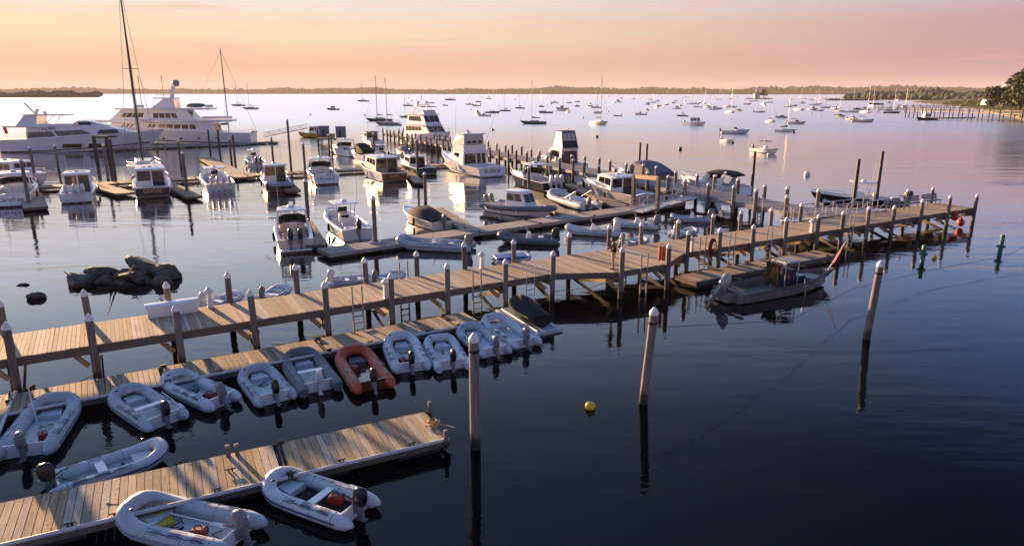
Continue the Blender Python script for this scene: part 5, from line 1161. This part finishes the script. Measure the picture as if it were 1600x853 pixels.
# ---------------------------------------------------------------- boats moored out in the harbour
FAR = [  # pixel base point, kind, width in the photograph (m), heading, hull, label
 ((-187.61, 885.68),'s',15,185,'gel_black','dark sailing yacht farthest left in the anchorage, with a red flag'),
 ((-116.9, 457.86),'cabin',8,175,'gel_black','dark launch moored alone left of the booths'),
 ((-87.5, 589.5),'s',9,180,'gel_grey','grey sloop just left of the stepped motor yacht top'),
 ((-91.12, 1033.77),'k',17,178,'gel_black','black two-masted schooner far out left of centre'),
 ((-39.75, 651.85),'s',8,190,'gel_grey','grey sloop left of the blue-grey launch'),
 ((-39.83, 826.44),'covered',7,185,'gel_black','dark covered boat next to the grey sloop'),
 ((-30.06, 589.5),'cuddy',7,185,'gel_blue','blue-grey launch in front of the dark covered boat'),
 ((-41.71, 1241.1),'s',11,180,'gel_grey','pale sloop right of the black schooner'),
 ((-18.79, 374.09),'cabin',5.5,120,'gel_white','white launch behind the sportfishing boat outriggers'),
 ((-13.41, 333.34),'bimini',6.5,160,'gel_white','white boat with pale bimini behind the outriggers'),
 ((-4.28, 426.08),'s',7,180,'gel_black','dark sloop left of the green sloop'),
 ((5.41, 494.72),'s',7.5,170,'gel_black','dark sloop above the green sloop'),
 ((18.32, 385.87),'cuddy',7.5,175,'gel_blue','blue-grey motorboat right of the green sloop'),
 ((7.59, 251),'s',9.5,182,'gel_green','long low green sloop in open water'),
 ((46.5, 774.61),'s',9,180,'gel_black','dark sloop above the blue-grey motorboat'),
 ((33.82, 475.58),'cabin',8,175,'gel_grey','grey cabin boat right of the blue-grey motorboat'),
 ((51.75, 562.57),'covered',5.5,130,'gel_black','dark boat with upright cover under a tall mast'),
 ((76.66, 826.44),'s',8,150,'gel_black','dark sloop right behind the dark covered boat'),
 ((71.79, 651.85),'cabin',6,110,'gel_white','white boat left of the blue-grey cuddy sloop'),
 ((61.53, 515.45),'s',8,175,'gel_grey','blue-grey sloop above the cream sloop'),
 ((30.89, 245.92),'s',10.5,-65,'gel_cream','cream sloop with dark bow and tall mast pointing this way'),
 ((49.97, 333.34),'skiff',4,170,'gel_grey','grey skiff right of the cream sloop'),
 ((64.42, 352.55),'cuddy',6.5,150,'gel_white','white boat with dark side in mid harbour'),
 ((84.95, 441.4),'covered',4,110,'gel_black','small black covered boat right of mid harbour'),
 ((166.44, 728.88),'covered',6,130,'gel_white','white boat with dark canvas above the white cruiser'),
 ((81.04, 333.34),'s',5.5,160,'gel_black','small dark catboat left of the white cruiser'),
 ((63.22, 241.04),'cabin',8.5,-52,'gel_white','white cabin cruiser with radar in mid harbour'),
 ((138.74, 475.58),'cuddy',7.5,-15,'gel_cream','cream cuddy boat beyond the white cruiser'),
 ((61.47, 191.5),'cuddy',7.6,-12,'gel_white','white runabout with windscreen, bow right'),
 ((49.34, 158.68),'skiff',4.2,-70,'gel_white','small white skiff in front of the runabout'),
 ((138, 426.08),'covered',5.5,-60,'gel_cream','cream boat with dark canvas right of the cuddy boat'),
 ((47.49, 129.46),'ttop',6.5,-68,'gel_white','white centre console with dark top behind the black steel pile'),
 ((99.25, 267.55),'s',5.5,-70,'gel_white','small white sloop pointing this way on the right'),
 ((119.21, 308.12),'covered',5,-20,'gel_white','white boat with dark canvas behind the white catboat'),
 ((79.1, 201.06),'s',6.0,-25,'gel_white','white catboat with bare mast on the right'),
 ((102.38, 251),'bimini',6.5,-45,'gel_cream','cream boat with dark bimini right of the catboat'),
 ((211.74, 537.99),'cuddy',5.5,-30,'gel_white','white boat with dark motor beyond the catboat'),
 ((230.63, 515.45),'bimini',6.5,-20,'gel_black','dark boat with canopy far right of the catboat'),
 ((240.49, 515.45),'s',5.5,-80,'gel_white','white sloop end-on right of the dark canopy boat'),
 ((152.18, 324.49),'covered',5.5,-60,'gel_cream','pale boat with dark cover in front of the end-on sloop'),
 ((225.04, 457.86),'covered',6,180,'gel_grey','grey covered boat near the far private pier'),
 ((139.47, 286.42),'cabin',5.5,-70,'gel_cream','cream boat with dark cabin left of the covered cream boat'),
 ((134.3, 267.55),'ttop',8,-15,'gel_cream','cream boat with flat top nearest the private pier'),
 ((337, 651.85),'k',14,180,'gel_black','long dark vessel moored off the right shore'),
 ((238.34, 441.4),'cuddy',4.5,-70,'gel_white','small white boat left of the private pier head'),
 ((169.62, 286.42),'cabin',8.5,185,'gel_black','dark boat with white cabin tied to the private pier'),
 ((-229.75, 589.5),'s',12,182,'gel_grey','blue-grey sloop behind the black yacht rigging'),
 ((-177.33, 475.58),'s',11,178,'gel_grey','grey sloop right of the black yacht rigging'),
]
for p, k, L_, rz, hm, lb in FAR:
    if k == 's': sailboat(lb, p, rz, L_, hm, L_ * 1.6, detail=0, group='boats moored in the harbour', mast_mt='mast_dark' if p[0] < 60 else 'mast', cover='canvas_navy')
    elif k == 'k': sailboat(lb, p, rz, L_, hm, L_ * 1.15, detail=0, masts=2, group='boats moored in the harbour', mast_mt='mast_dark')
    else: small_motor(lb, p, rz, L_, hm, k, group='boats moored in the harbour')
# the far anchorage: too small to tell one from another
rnd = random.Random(11)
far_s = sailboat('tiny white sailboat in the distant anchorage', (516.3, 1241.1), 200, 9, 'gel_white', 14, detail=0, group='tiny white sailboats in the distant anchorage', rig=False)
far_m = small_motor('tiny white motorboat in the distant anchorage', (439.65, 1033.77), 170, 7, 'gel_white', 'cabin', group='tiny white motorboats in the distant anchorage', mot=None)
for i, p in enumerate([(535.47, 1241.1), (500.11, 1128.02), (562.52, 1241.1), (522.66, 1128.02), (653.83, 1379.32), (446.82, 1128.02), (446.41, 1241.1), (385.54, 1241.1), (174.17, 619.11), (203.66, 826.44), (222.38, 1128.02), (214.19, 1241.1), (125.51, 826.44), (155, 774.61), (339.6, 1552.1), (279.57, 826.44), (208.55, 774.61), (112.73, 774.61), (604.23, 1241.1), (691.41, 1379.32), (797.56, 1552.1), (653.83, 1241.1), (606.69, 1128.02), (567.41, 1033.77), (631.29, 1128.02), (283.94, 774.61), (332.04, 1128.02), (125.78, 651.85), (141.18, 589.5), (266.61, 619.11), (651.01, 1552.1), (682.01, 1552.1), (711.61, 1552.1), (853.52, 1774.24), (877.68, 1774.24)]):
    src = far_s if i % 3 else far_m
    copy_thing(src, p, rnd.gauss(-1.0, .5))
far_d = sailboat('tiny dark-hulled sailboat in the distant anchorage', (329.52, 954.03), 190, 8.5, 'gel_black', 13, detail=0, group='tiny dark sailboats in the distant anchorage', rig=False)
far_c = small_motor('tiny open motorboat with console in the distant anchorage', (142.14, 537.99), 160, 6.5, 'gel_white', 'ttop', 'canvas_navy', group='tiny console boats in the distant anchorage')
for i in range(92):
    yb = 149.5 + 26 * rnd.random() ** 1.5; xb = rnd.uniform(930, 1440) if i % 4 else rnd.uniform(640, 930); dpt = 10.9 * 1050 / (yb - 145.2)
    copy_thing((far_s, far_m, far_d, far_s, far_c, far_m)[i % 6], ((xb - 800) / 1067 * dpt, dpt), rnd.gauss(-1.0, .5))
# mooring buoys
BG = 'small mooring buoy floating among the moored boats'
for p in [(-101.46, 352.55), (-72.02, 342.67), (-5.73, 207.97), (31, 619.11), (31.28, 308.12), (56.74, 411.78), (91.79, 293.31), (164.51, 385.87), (146.85, 333.34), (-26.72, 457.86)]: buoy(p, 'gel_black' if p[0] < 60 else 'gel_white', BG, 'mooring buoys in the harbour', .42)
buoy((21.42, 174.84), 'gel_black', 'dark mooring buoy below the cream sloop', None, .38); buoy((33.31, 136.9), 'gel_black', 'dark mooring buoy in open water beyond the pier corner', None, .38)
buoy((78.73, 194.58), 'gel_black', 'dark mooring buoy right of the white catboat', None, .38); buoy((49.23, 154.59), 'gel_black', 'dark mooring buoy beside the small white skiff', None, .32)
buoy((40.29, 93.56), 'gel_white', 'large white mooring buoy beyond the right gangway', None, .42); buoy((46.13, 124.06), 'gel_white', 'white mooring buoy at the bow of the dark-topped console', None, .32)
buoy((2.79, 22.36), 'yellow', 'bright yellow ball buoy alone in the dark foreground water', None, .19)
t = buoy((28.73, 45.15), 'yellow', 'yellow ball buoy under the pier end', None, .16)
x, y = pier_world(33.2, 3.6); buoy((x, y), 'gel_white', 'white ball buoy behind the pier right of the orange float', None, .38)
for i, q in enumerate(((27.37, 44.24, 1.14), (34.09, 46.49, 1.37))):
    t = thing('channel_marker', ['green post marker off the pier end', 'green post marker farthest right in open water'][i], 'marker', (q[0], q[1], 0))
    MB().lathe([(.14, -.5), (.14, q[2] - .04), (.12, q[2])], 12).build('post', 'green', t); MB().lathe([(.15, .45), (.27, .48), (.27, .60), (.15, .63)], 12).build('collar', 'green', t)
# boom line between the leaning pilings
def line(name, label, pts, r, mt, cat):
    o = MB().tube(pts, r, 5).build(name, mt); tag(o, label, cat); return o
a, b = (4.72, 22.77, 3.42), (16.19, 29.44, 3.47)
line('mooring_line', 'dark line from the leaning piling out to the right frame edge', [(a[0] + .2, a[1], 2.9), (12, 28, 1.4), (18, 34.6, .9), (25, 39.5, .65), (32, 43, .7), (42, 50, 1.7)], .011, 'rope_dark', 'rope')
line('mooring_line', 'line drooping from the pier piling toward the dinghy dock', [(*pier_world(2.9, -.3), 1.0), (-15.9, 24.4, .5), (-17.0, 23.6, .1)], .016, 'rope_dark', 'rope')
line('mooring_line', 'rope slung between two pilings under the person', [(*pier_world(27.6, -1.75), 1.25), (*pier_world(25.8, -1.3), .75), (*pier_world(24.1, -.45), .6)], .018, 'rope_tan', 'rope')
def cleat(x, y, z, rz, label): 
    t = thing('cleat', label, 'cleat', (x, y, z), rz); MB().tube([(-.16, 0, .07), (.16, 0, .07)], .022, 6).box((-.05, 0, .03), (.04, .05, .07)).box((.05, 0, .03), (.04, .05, .07)).build('horn', 'steel_dark', t)
p = (-8.04, 17.42); cleat(*p, .46, R(25), 'dark cleat in the middle of the nearest float'); p = (-10.12, 15.31); cleat(*p, .46, R(25), 'dark cleat on the nearest float above the bottom dinghy')
t = thing('rope_coil', 'loose tan rope coil at the end of the nearest float', 'rope', (*(-2.58, 20.18), .46))
mb = MB(); rnd = random.Random(3)
pts = [(.25 * math.cos(k * .9) * (1 - k * .012) + rnd.uniform(-.05, .05), .18 * math.sin(k * .9) + rnd.uniform(-.05, .05), .03 + k * .004) for k in range(40)]
MB().tube(pts, .018, 5).build('coil', 'rope_tan', t); MB().tube([(.2, 0, .03), (.5, -.1, .04), (.75, -.3, .08)], .018, 5).build('tail', 'rope_tan', t)
for p, lb in (((-2.78, 21.22), 'short post at the far end corner of the nearest float'), ((-2.05, 19.19), 'short post at the near end corner of the nearest float'), ((-8.44, 18.26), 'left one of two short posts at the float joint'), ((-8.2, 18.33), 'right one of two short posts at the float joint')):
    t = thing('short_post', lb, 'post', (*p, .2)); MB().lathe([(.07, 0), (.07, .55), (.05, .58)], 8).build('shaft', 'pile_wood', t); MB().lathe([(.075, .56), (.075, .60), (.02, .62)], 8).build('end_cap', 'grey_wood', t)

# ---------------------------------------------------------------- rocks
def rock(c, r, label, seed, group='dark boulders of the rock pile'):
    rnd = random.Random(seed); bm = bmesh.new()
    for k in range(20):
        v = Vector((rnd.gauss(0, 1), rnd.gauss(0, 1), rnd.gauss(0, 1))).normalized(); bm.verts.new((v.x * r[0] * rnd.uniform(.85, 1.05), v.y * r[1] * rnd.uniform(.85, 1.05), v.z * r[2] * rnd.uniform(.8, 1.05)))
    bmesh.ops.convex_hull(bm, input=bm.verts); bmesh.ops.delete(bm, geom=[v for v in bm.verts if not v.link_faces], context='VERTS')
    bmesh.ops.triangulate(bm, faces=bm.faces); bmesh.ops.bevel(bm, geom=list(bm.edges), offset=.15 * min(r), segments=3, affect='EDGES')
    bm.normal_update()
    for v in bm.verts: v.co += v.normal * rnd.uniform(-.03, .03) * min(r)
    me = bpy.data.meshes.new('rock'); bm.to_mesh(me); bm.free(); me.materials.append(M['rock'])
    me.polygons.foreach_set('use_smooth', [True] * len(me.polygons)); me.set_sharp_from_angle(angle=R(28))
    o = bpy.data.objects.new('rock', me); col.objects.link(o); o.location = c; o.rotation_euler = (rnd.uniform(-.3, .3), rnd.uniform(-.3, .3), rnd.uniform(-.6, .6)); tag(o, label, 'rock', group)
    return o
RK = [((-25.4, 39.0, .15), (1.6, 1.0, .62), 'long low boulder at the left end of the rock pile'), ((-24.3, 39.8, .52), (1.4, .8, .42), 'slanted slab leaning up at the left of the rock pile'), ((-23.7, 39.1, .12), (.9, .7, .5), 'small boulder under the slanted slab'),
      ((-22.9, 39.6, .4), (.9, .8, .55), 'middle boulder below the top of the rock pile'), ((-21.9, 40.6, .75), (1.7, 1.0, .58), 'highest broad boulder of the rock pile'), ((-20.9, 40.2, .55), (1.5, 1.0, .6), 'big boulder at the back right of the rock pile'),
      ((-22.2, 39.1, .5), (1.1, .6, .34), 'rounded slab lying across the middle of the rock pile'), ((-21.4, 39.3, .25), (.8, .7, .42), 'front boulder right of the middle of the rock pile'), ((-22.7, 38.7, .1), (.8, .5, .36), 'low front boulder at the waterline of the rock pile'),
      ((-19.7, 38.6, .2), (.8, .7, .6), 'separate upright boulder right of the rock pile'), ((-20.2, 40.0, .3), (1.0, .8, .5), 'right-hand boulder tapering to the water'), ((-24.6, 38.5, .0), (.7, .5, .3), 'small stone at the left front foot of the rock pile'), ((-21.9, 38.5, .0), (.5, .4, .25), 'small stone at the middle front foot of the rock pile'), ((-20.6, 38.9, .05), (.55, .45, .3), 'small stone between the pile and the separate boulder')]
for i, (c, r, lb) in enumerate(RK): rock(((c[0] + 22.5) * .92 - 23.0, c[1], c[2] - .14), (r[0] * .97, r[1] * 1.1, r[2] * 1.12), lb, 20 + i)
p = (-26.13, 35.88); rock((p[0], p[1], .05), (.55, .45, .38), 'lone round rock left of the rock pile', 51); p = (-28.8, 38.45); rock((p[0], p[1], -.02), (.55, .2, .14), 'flat rock barely breaking the surface at far left', 52)

# ---------------------------------------------------------------- person
def person(loc, rz):
    t = thing('person', 'person in black top and pale shorts looking down at a phone on the pier', 'person', loc, rz)
    def skin_mesh(name, mt, verts, edges, radii, root, sub=2, parent=t):
        me = bpy.data.meshes.new(name); me.from_pydata(verts, edges, [])
        o = bpy.data.objects.new(name, me); col.objects.link(o)
        m = o.modifiers.new('skin', 'SKIN'); m.use_smooth_shade = True
        for i, v in enumerate(me.skin_vertices[0].data): v.radius = radii[i] if isinstance(radii[i], tuple) else (radii[i], radii[i]); v.use_root = i == root
        s = o.modifiers.new('sub', 'SUBSURF'); s.levels = sub; s.render_levels = sub
        dg = bpy.context.evaluated_depsgraph_get(); nm = bpy.data.meshes.new_from_object(o.evaluated_get(dg)); bpy.data.objects.remove(o)
        nm.materials.clear(); nm.materials.append(M[mt]); nm.polygons.foreach_set('use_smooth', [True] * len(nm.polygons))
        n = bpy.data.objects.new(name, nm); col.objects.link(n); n.parent = parent; return n
    V = [(0, 0, .95), (0, 0, 1.12), (0, 0, 1.36), (.02, 0, 1.50), (.07, 0, 1.60), (.10, 0, 1.68)]; Rr = [(.14, .11), (.13, .10), (.15, .11), .055, .075, .07]
    E_ = [(0, 1), (1, 2), (2, 3), (3, 4), (4, 5)]
    for k in (-1, 1):
        i = len(V); V += [(0, k * .09, .88), (.01, k * .10, .48), (-.01, k * .10, .10), (.02, k * .105, .04), (.15, k * .12, .035)]; Rr += [.088, .06, .042, .045, (.035, .03)]; E_ += [(0, i), (i, i + 1), (i + 1, i + 2), (i + 2, i + 3), (i + 3, i + 4)]
        i = len(V); V += [(0, k * .19, 1.38), (.02, k * .25, 1.12), (.24, k * .12, 1.20), (.29, k * .075, 1.22)]; Rr += [.055, .042, .03, (.035, .02)]; E_ += [(2, i), (i, i + 1), (i + 1, i + 2), (i + 2, i + 3)]
        h = i + 3
        for f in range(4):
            j = len(V); V += [(.335, k * (.075 - .0), 1.245 - .02 * f), (.355, k * .045, 1.25 - .02 * f)]; Rr += [.009, .008]; E_ += [(h, j), (j, j + 1)]
        j = len(V); V += [(.30, k * .04, 1.255), (.325, k * .02, 1.27)]; Rr += [.010, .008]; E_ += [(h, j), (j, j + 1)]
    skin_mesh('body', 'skin', V, E_, Rr, 0)
    skin_mesh('shirt', 'shirt', [(0, 0, .84), (0, 0, 1.12), (0, 0, 1.36), (.01, 0, 1.45), (0, .19, 1.385), (.01, .225, 1.24), (0, -.19, 1.385), (.01, -.225, 1.24)], [(0, 1), (1, 2), (2, 3), (2, 4), (4, 5), (2, 6), (6, 7)], [(.19, .16), (.18, .145), (.185, .135), .08, .08, .078, .08, .078], 0)
    skin_mesh('shorts', 'shorts', [(0, 0, .98), (0, 0, .88), (0, .09, .80), (.01, .10, .54), (0, -.09, .80), (.01, -.10, .54)], [(0, 1), (1, 2), (2, 3), (1, 4), (4, 5)], [(.15, .12), (.155, .125), .105, .095, .105, .095], 0)
    hd = MB().ell((.085, 0, 1.63), (.095, .08, .12), 14, 10).ell((.175, 0, 1.61), (.025, .016, .025), 8, 6).ell((.09, .08, 1.625), (.02, .012, .03), 6, 5).ell((.09, -.08, 1.625), (.02, .012, .03), 6, 5).build('head', 'skin', t, smooth=80)
    MB().box((.172, .033, 1.64), (.012, .025, .012)).box((.172, -.033, 1.64), (.012, .025, .012)).box((.168, 0, 1.565), (.012, .045, .01)).build('face', 'hair', hd, smooth=0)
    MB().ell((.065, 0, 1.67), (.105, .09, .10), 14, 8).ell((-.02, 0, 1.58), (.05, .07, .09), 10, 6).build('hair', 'hair', t, smooth=80)
    for k in (-1, 1): MB().loft([[(-.07, k * .11 - .045, z), (.12, k * .12 - .045, z), (.2, k * .125, z), (.12, k * .12 + .045, z), (-.07, k * .11 + .045, z)] for z in (0, .03)]).build('shoe', 'teak', t, smooth=0)
    return t
x, y = (5.6, 36.65); person((x, y, D), R(165))
ph = thing('phone', 'dark phone held in both hands by the person on the pier', 'phone', (x + .34 * math.cos(R(165)), y + .34 * math.sin(R(165)), D + 1.25), R(165)); MB().box((0, 0, 0), (.012, .075, .15)).build('case', 'motor_black', ph, smooth=0, bevel=.004, rot=(0, .5, 0)); MB().box((-.008, 0, 0), (.002, .065, .135)).build('screen', 'glass', ph, smooth=0, rot=(0, .5, 0))

# ---------------------------------------------------------------- right headland with trees and the private pier
rs = [(469.71, 826.44), (410.21, 688.22), (370.4, 589.5), (324.66, 494.72), (277.2, 404.99), (237.65, 333.34), (200.95, 267.55), (171.04, 211.6)]
mb = MB(); rings = []
for i, p in enumerate(rs):
    q = Vector((1, .25, 0)).normalized(); p = Vector((p[0], p[1], 0)); h = (1.5, 1.8, 2, 2.4, 3.2, 4.5, 5, 5)[i]
    rings.append([tuple(p - q * 4 + Vector((0, 0, -.5))), tuple(p + q * 4 + Vector((0, 0, .8))), tuple(p + q * 14 + Vector((0, 0, h))), tuple(p + q * 60 + Vector((0, 0, h + 2))), tuple(p + q * 260 + Vector((0, 0, h + 3)))])
o = mb.loft(rings, closed=False, cap0=False, cap1=False).build('right_bank', 'land', smooth=60); o['kind'] = 'structure'
mb = MB(); rnd = random.Random(5)
for i in range(len(rs) - 1):
    for k in range(5):
        p = lerp(rs[i], rs[i + 1], (k + .5) / 5); blob(mb, (p[0] + 1.0, p[1], .1), (rnd.uniform(1.5, 3.5), rnd.uniform(2, 5), rnd.uniform(.4, .9)), rnd)
o = mb.build('shingle_bank', 'sand', smooth=0); tag(o, 'pale boulders and sand along the right bank', None, kind='stuff')
def leaf_cloud(mb, c, r, n, size, rnd):
    for k in range(n):
        v = Vector((rnd.gauss(0, 1), rnd.gauss(0, 1), rnd.gauss(0, 1))).normalized() * (rnd.random() ** .45)
        p = Vector((c[0] + v.x * r[0], c[1] + v.y * r[1], c[2] + v.z * r[2]))
        a = Vector((rnd.gauss(0, 1), rnd.gauss(0, 1), rnd.gauss(0, .6))).normalized(); b = a.cross(Vector((rnd.gauss(0, 1), rnd.gauss(0, 1), rnd.gauss(0, 1)))).normalized(); s = size * rnd.uniform(.5, 1.3)
        mb.add([p - a * s, p + b * s * .7, p + a * s, p - b * s * .7], [(0, 1, 2, 3)])
def tree(label, x, y, z, h, w, seed, n=16, size=.5, mt='foliage', group=None, leaves=110):
    rnd = random.Random(seed); t = thing('tree', label, 'tree', (x, y, z), 0, group)
    tr = MB(); tr.tube([(0, 0, -.5), (.1, .1, h * .25), (rnd.uniform(-.4, .4), .2, h * .55), (rnd.uniform(-.8, .8), 0, h * .85)], [h * .035, h * .028, h * .018, h * .006], 8)
    cr = MB()
    for k in range(n):
        a = rnd.random() * 6.28; d = w * math.sqrt(rnd.random()) * .8; zz = h * (.25 + .65 * rnd.random() * (1 - .4 * d / w)); c = (d * math.cos(a), d * math.sin(a), zz)
        tr.tube([(0, 0, h * rnd.uniform(.2, .45)), (c[0] * .5, c[1] * .5, zz * .8), c], [h * .012, h * .008, h * .003], 5)
        s = rnd.uniform(.5, 1.0) * w * .42; leaf_cloud(cr, c, (s, s, s * .55), leaves, size, rnd)
    tr.build('trunk', 'bark', t); cr.build('crown', mt, t, smooth=0)
    return t
tree('tallest dark spreading tree at the right frame edge', 226, 300, 3.5, 20.5, 13.5, 1, 70, .75, leaves=230)
tree('second spreading tree left of the tallest one', 230, 318, 3, 13.5, 10, 2, 40, .65, leaves=200)
tree('rounded tree beyond the two spreading trees', 246, 352, 3, 12.5, 9, 3, 30, .65, leaves=150)
TG = 'trees lining the right shore'; rnd = random.Random(8)
for i in range(24):
    yy = 350 + i * 13 + rnd.uniform(-4, 4); tree('dark tree in the row lining the right shore', yy * .655 + 28 + rnd.uniform(0, 40), yy, 3.5, rnd.uniform(8, 12.5), rnd.uniform(5, 8), 40 + i, 10, .85, group=TG, leaves=80)
mb = MB(); rnd = random.Random(9)
for k in range(520):
    yy = 225 + 420 * rnd.random() ** 1.4; i = next((i for i in range(len(rs) - 1) if min(rs[i][1], rs[i + 1][1]) <= yy <= max(rs[i][1], rs[i + 1][1])), 5); f = (yy - rs[i][1]) / (rs[i + 1][1] - rs[i][1]); x0 = lerp(rs[i], rs[i + 1], f)[0]
    d = rnd.uniform(3, 34); s = rnd.uniform(1.2, 2.8); hb = 2.2 if yy > 400 else 4.2; lz = .2 * d if d < 4 else (.8 + (hb - .8) * (d - 4) / 10 if d < 14 else hb + 2 * (d - 14) / 46); leaf_cloud(mb, (x0 + d, yy + d * .25, lz + s * .35), (s * 1.4, s * 1.4, s * .8), 80, .42, rnd)
o = mb.build('shrubs', 'shrub', smooth=0); tag(o, 'sunlit low green scrub covering the right bank', None, kind='stuff')
# private pier
a, b = (180.12, 319.18), (197.06, 256.42)
pz = 1.0; pp = thing('private_pier', 'distant wooden pier with railings running out from the right bank', 'pier', (*a, 0), math.atan2(b[1] - a[1], b[0] - a[0])); Ln = math.hypot(b[0] - a[0], b[1] - a[1])
MB().box((Ln / 2, 0, 3.0), (Ln, 2.0, .3)).build('deck', 'grey_wood', pp, smooth=0)
for n in (-.95, .95): MB().box((Ln / 2, n, 4.1), (Ln, .14, .16)).box((Ln / 2, n, 3.6), (Ln, .09, .1)).build('handrail', 'grey_wood', pp, smooth=0)
for k in range(int(Ln / 4.6) + 1):
    for n in (-1, 1): MB().lathe([(.24, -.6), (.22, 4.4), (.05, 4.42)], 8, (k * 4.6, n, 0)).build('piling', 'pile_wood', pp)
a2 = (188.23, 293.99); t = float_dock('floating_dock', 'low float beside the private pier on the right', (187.89, 303.04), (206.2, 311.09), 3, 0, .3, 'grey_wood', bumper=False)
a, b = (319.44, 580.09), (226, 400)
for i, (yy, ln) in enumerate(((400, 60), (460, 70), (520, 60))):
    t = thing('private_pier', ['nearer', 'middle', 'farthest'][i] + ' of three low piers behind the railed private pier', 'pier', (yy * .645 + 8, yy, 0), R(176)); MB().box((ln / 2 - 4, 0, 1.5), (ln, 2.2, .25)).build('deck', 'grey_wood', t, smooth=0)
    for k in range(int(ln / 5)):
        for n in (-1, 1): MB().lathe([(.2, -.6), (.18, 3.0), (.05, 3.02)], 6, (k * 5, n, 0)).build('piling', 'pile_wood', t)
rnd = random.Random(17)
for k in range(12):
    y_ = 350 + k * 20; x_ = y_ * .66 + rnd.uniform(14, 40); t = thing('laid_up_boat_mast', 'bare mast of a yacht laid up ashore behind the right bank', 'mast', (x_, y_, 3), 0, 'masts ashore behind the right bank')
    MB().tube([(0, 0, 0), (rnd.uniform(-.3, .3), 0, rnd.uniform(11, 15))], [.14, .09], 6).build('spar', 'mast', t); MB().tube([(-.9, 0, 8), (.9, 0, 8)], .05, 5).build('spreader', 'mast', t)
t = thing('crane', 'yellow crane boom rising behind the far right docks', 'crane', (*(1019.4, 1774.24), 1)); MB().bar((0, 0, 0), (-7, 0, 17), 1.1, 1.1).build('boom', 'yellow', t, smooth=0); MB().box((1, 0, 1), (4, 3, 3)).build('cab', 'yellow', t, smooth=0, bevel=.2)
x_, y_ = 268, 395; t = thing('boat_shed', 'white rounded boat cover shed on the right shore', 'shed', (x_, y_, 5.2), R(10)); MB().loft([[(xx, 2 * math.cos(a_), 2.1 * math.sin(a_)) for a_ in [math.pi * k / 10 for k in range(11)]] for xx in (-3.5, 3.5)], closed=False).build('cover', 'hypalon_light', t); MB().box((0, 0, -.5), (7.2, 4.2, 1)).build('base', 'gel_grey', t, smooth=0)
def cottage(p, z, s, label, wall='house_wall'):
    t = thing('house', label, 'house', (p[0], p[1], z), R(random.uniform(-20, 20))); MB().box((0, 0, s * .3), (s, s * .7, s * .6)).build('wall', wall, t, smooth=0)
    MB().loft([[(-s * .55, -s * .42, s * .6), (s * .55, -s * .42, s * .6), (s * .55, s * .42, s * .6), (-s * .55, s * .42, s * .6)], [(-s * .5, -.05, s * 1.0), (s * .5, -.05, s * 1.0), (s * .5, .05, s * 1.0), (-s * .5, .05, s * 1.0)]]).build('roof', 'house_roof', t, smooth=0)
    for k in (-.3, 0, .3): MB().box((k * s, -s * .355, s * .32), (s * .12, .1, s * .2)).build('window', 'glass', t, smooth=0)
lh = (430, 1240); rnd = random.Random(2); mb = MB()
for k in range(10): blob(mb, (lh[0] + rnd.uniform(-16, 26), lh[1] + rnd.uniform(-4, 4), .3), (8, 5, rnd.uniform(1, 2.2)), rnd)
o = mb.build('islet', 'rock', smooth=0); o['kind'] = 'structure'
t = thing('lighthouse', 'sunlit pale lighthouse house on a rocky islet right of centre', 'lighthouse', (lh[0], lh[1], 1)); MB().box((0, 0, 4), (9, 8, 8)).build('wall', 'house_wall', t, smooth=0); MB().lathe([(6.5, 8), (.6, 12)], 4).build('roof', 'house_roof', t, smooth=0); MB().lathe([(1.8, 9), (1.8, 15), (2.1, 15.2), (.2, 17.5)], 10).build('lantern', 'house_wall', t)
tree('dark tree beside the lighthouse on the islet', lh[0] + 14, lh[1] + 4, 1, 17, 7, 91, 12, 1.4, leaves=70)
mb = MB()
for k in range(22): blob(mb, (455 + k * 3.2, 1010 + rnd.uniform(-5, 5), .2), (5, 4, rnd.uniform(1.5, 3.6)), rnd)
o = mb.build('rock_islet', 'rock', smooth=0); o['kind'] = 'structure'
for k, (p, s, lb) in enumerate((((100, 5330), 30, 'pale house on the far shore below the tree line near the picture centre'), ((-1820, 5925), 26, 'pale house on the far shore left of centre'), ((-1260, 5815), 25, 'small pale house on the far shore left of the moored schooner'), ((1260, 4560), 26, 'long grey house on the far shore right of centre'), ((-1080, 1672), 12, 'small tower house at the tip of the low left point'))): cottage(p, 4, s, lb)
# haze over the harbour
hz = bpy.data.materials.new('haze'); hz.use_nodes = True; nt = hz.node_tree; nt.nodes.clear(); pv = nt.nodes.new('ShaderNodeVolumePrincipled'); om = nt.nodes.new('ShaderNodeOutputMaterial'); nt.links.new(pv.outputs[0], om.inputs['Volume'])
pv.inputs['Color'].default_value = (.92, .86, .84, 1); pv.inputs['Density'].default_value = .00006; pv.inputs['Anisotropy'].default_value = 0.; M['haze'] = hz
HAZE = True
if HAZE: o = MB().box((0, 4200, 59.0), (17000, 9000, 122)).build('haze', 'haze', smooth=0); tag(o, 'thin warm haze over the harbour', None, kind='stuff')
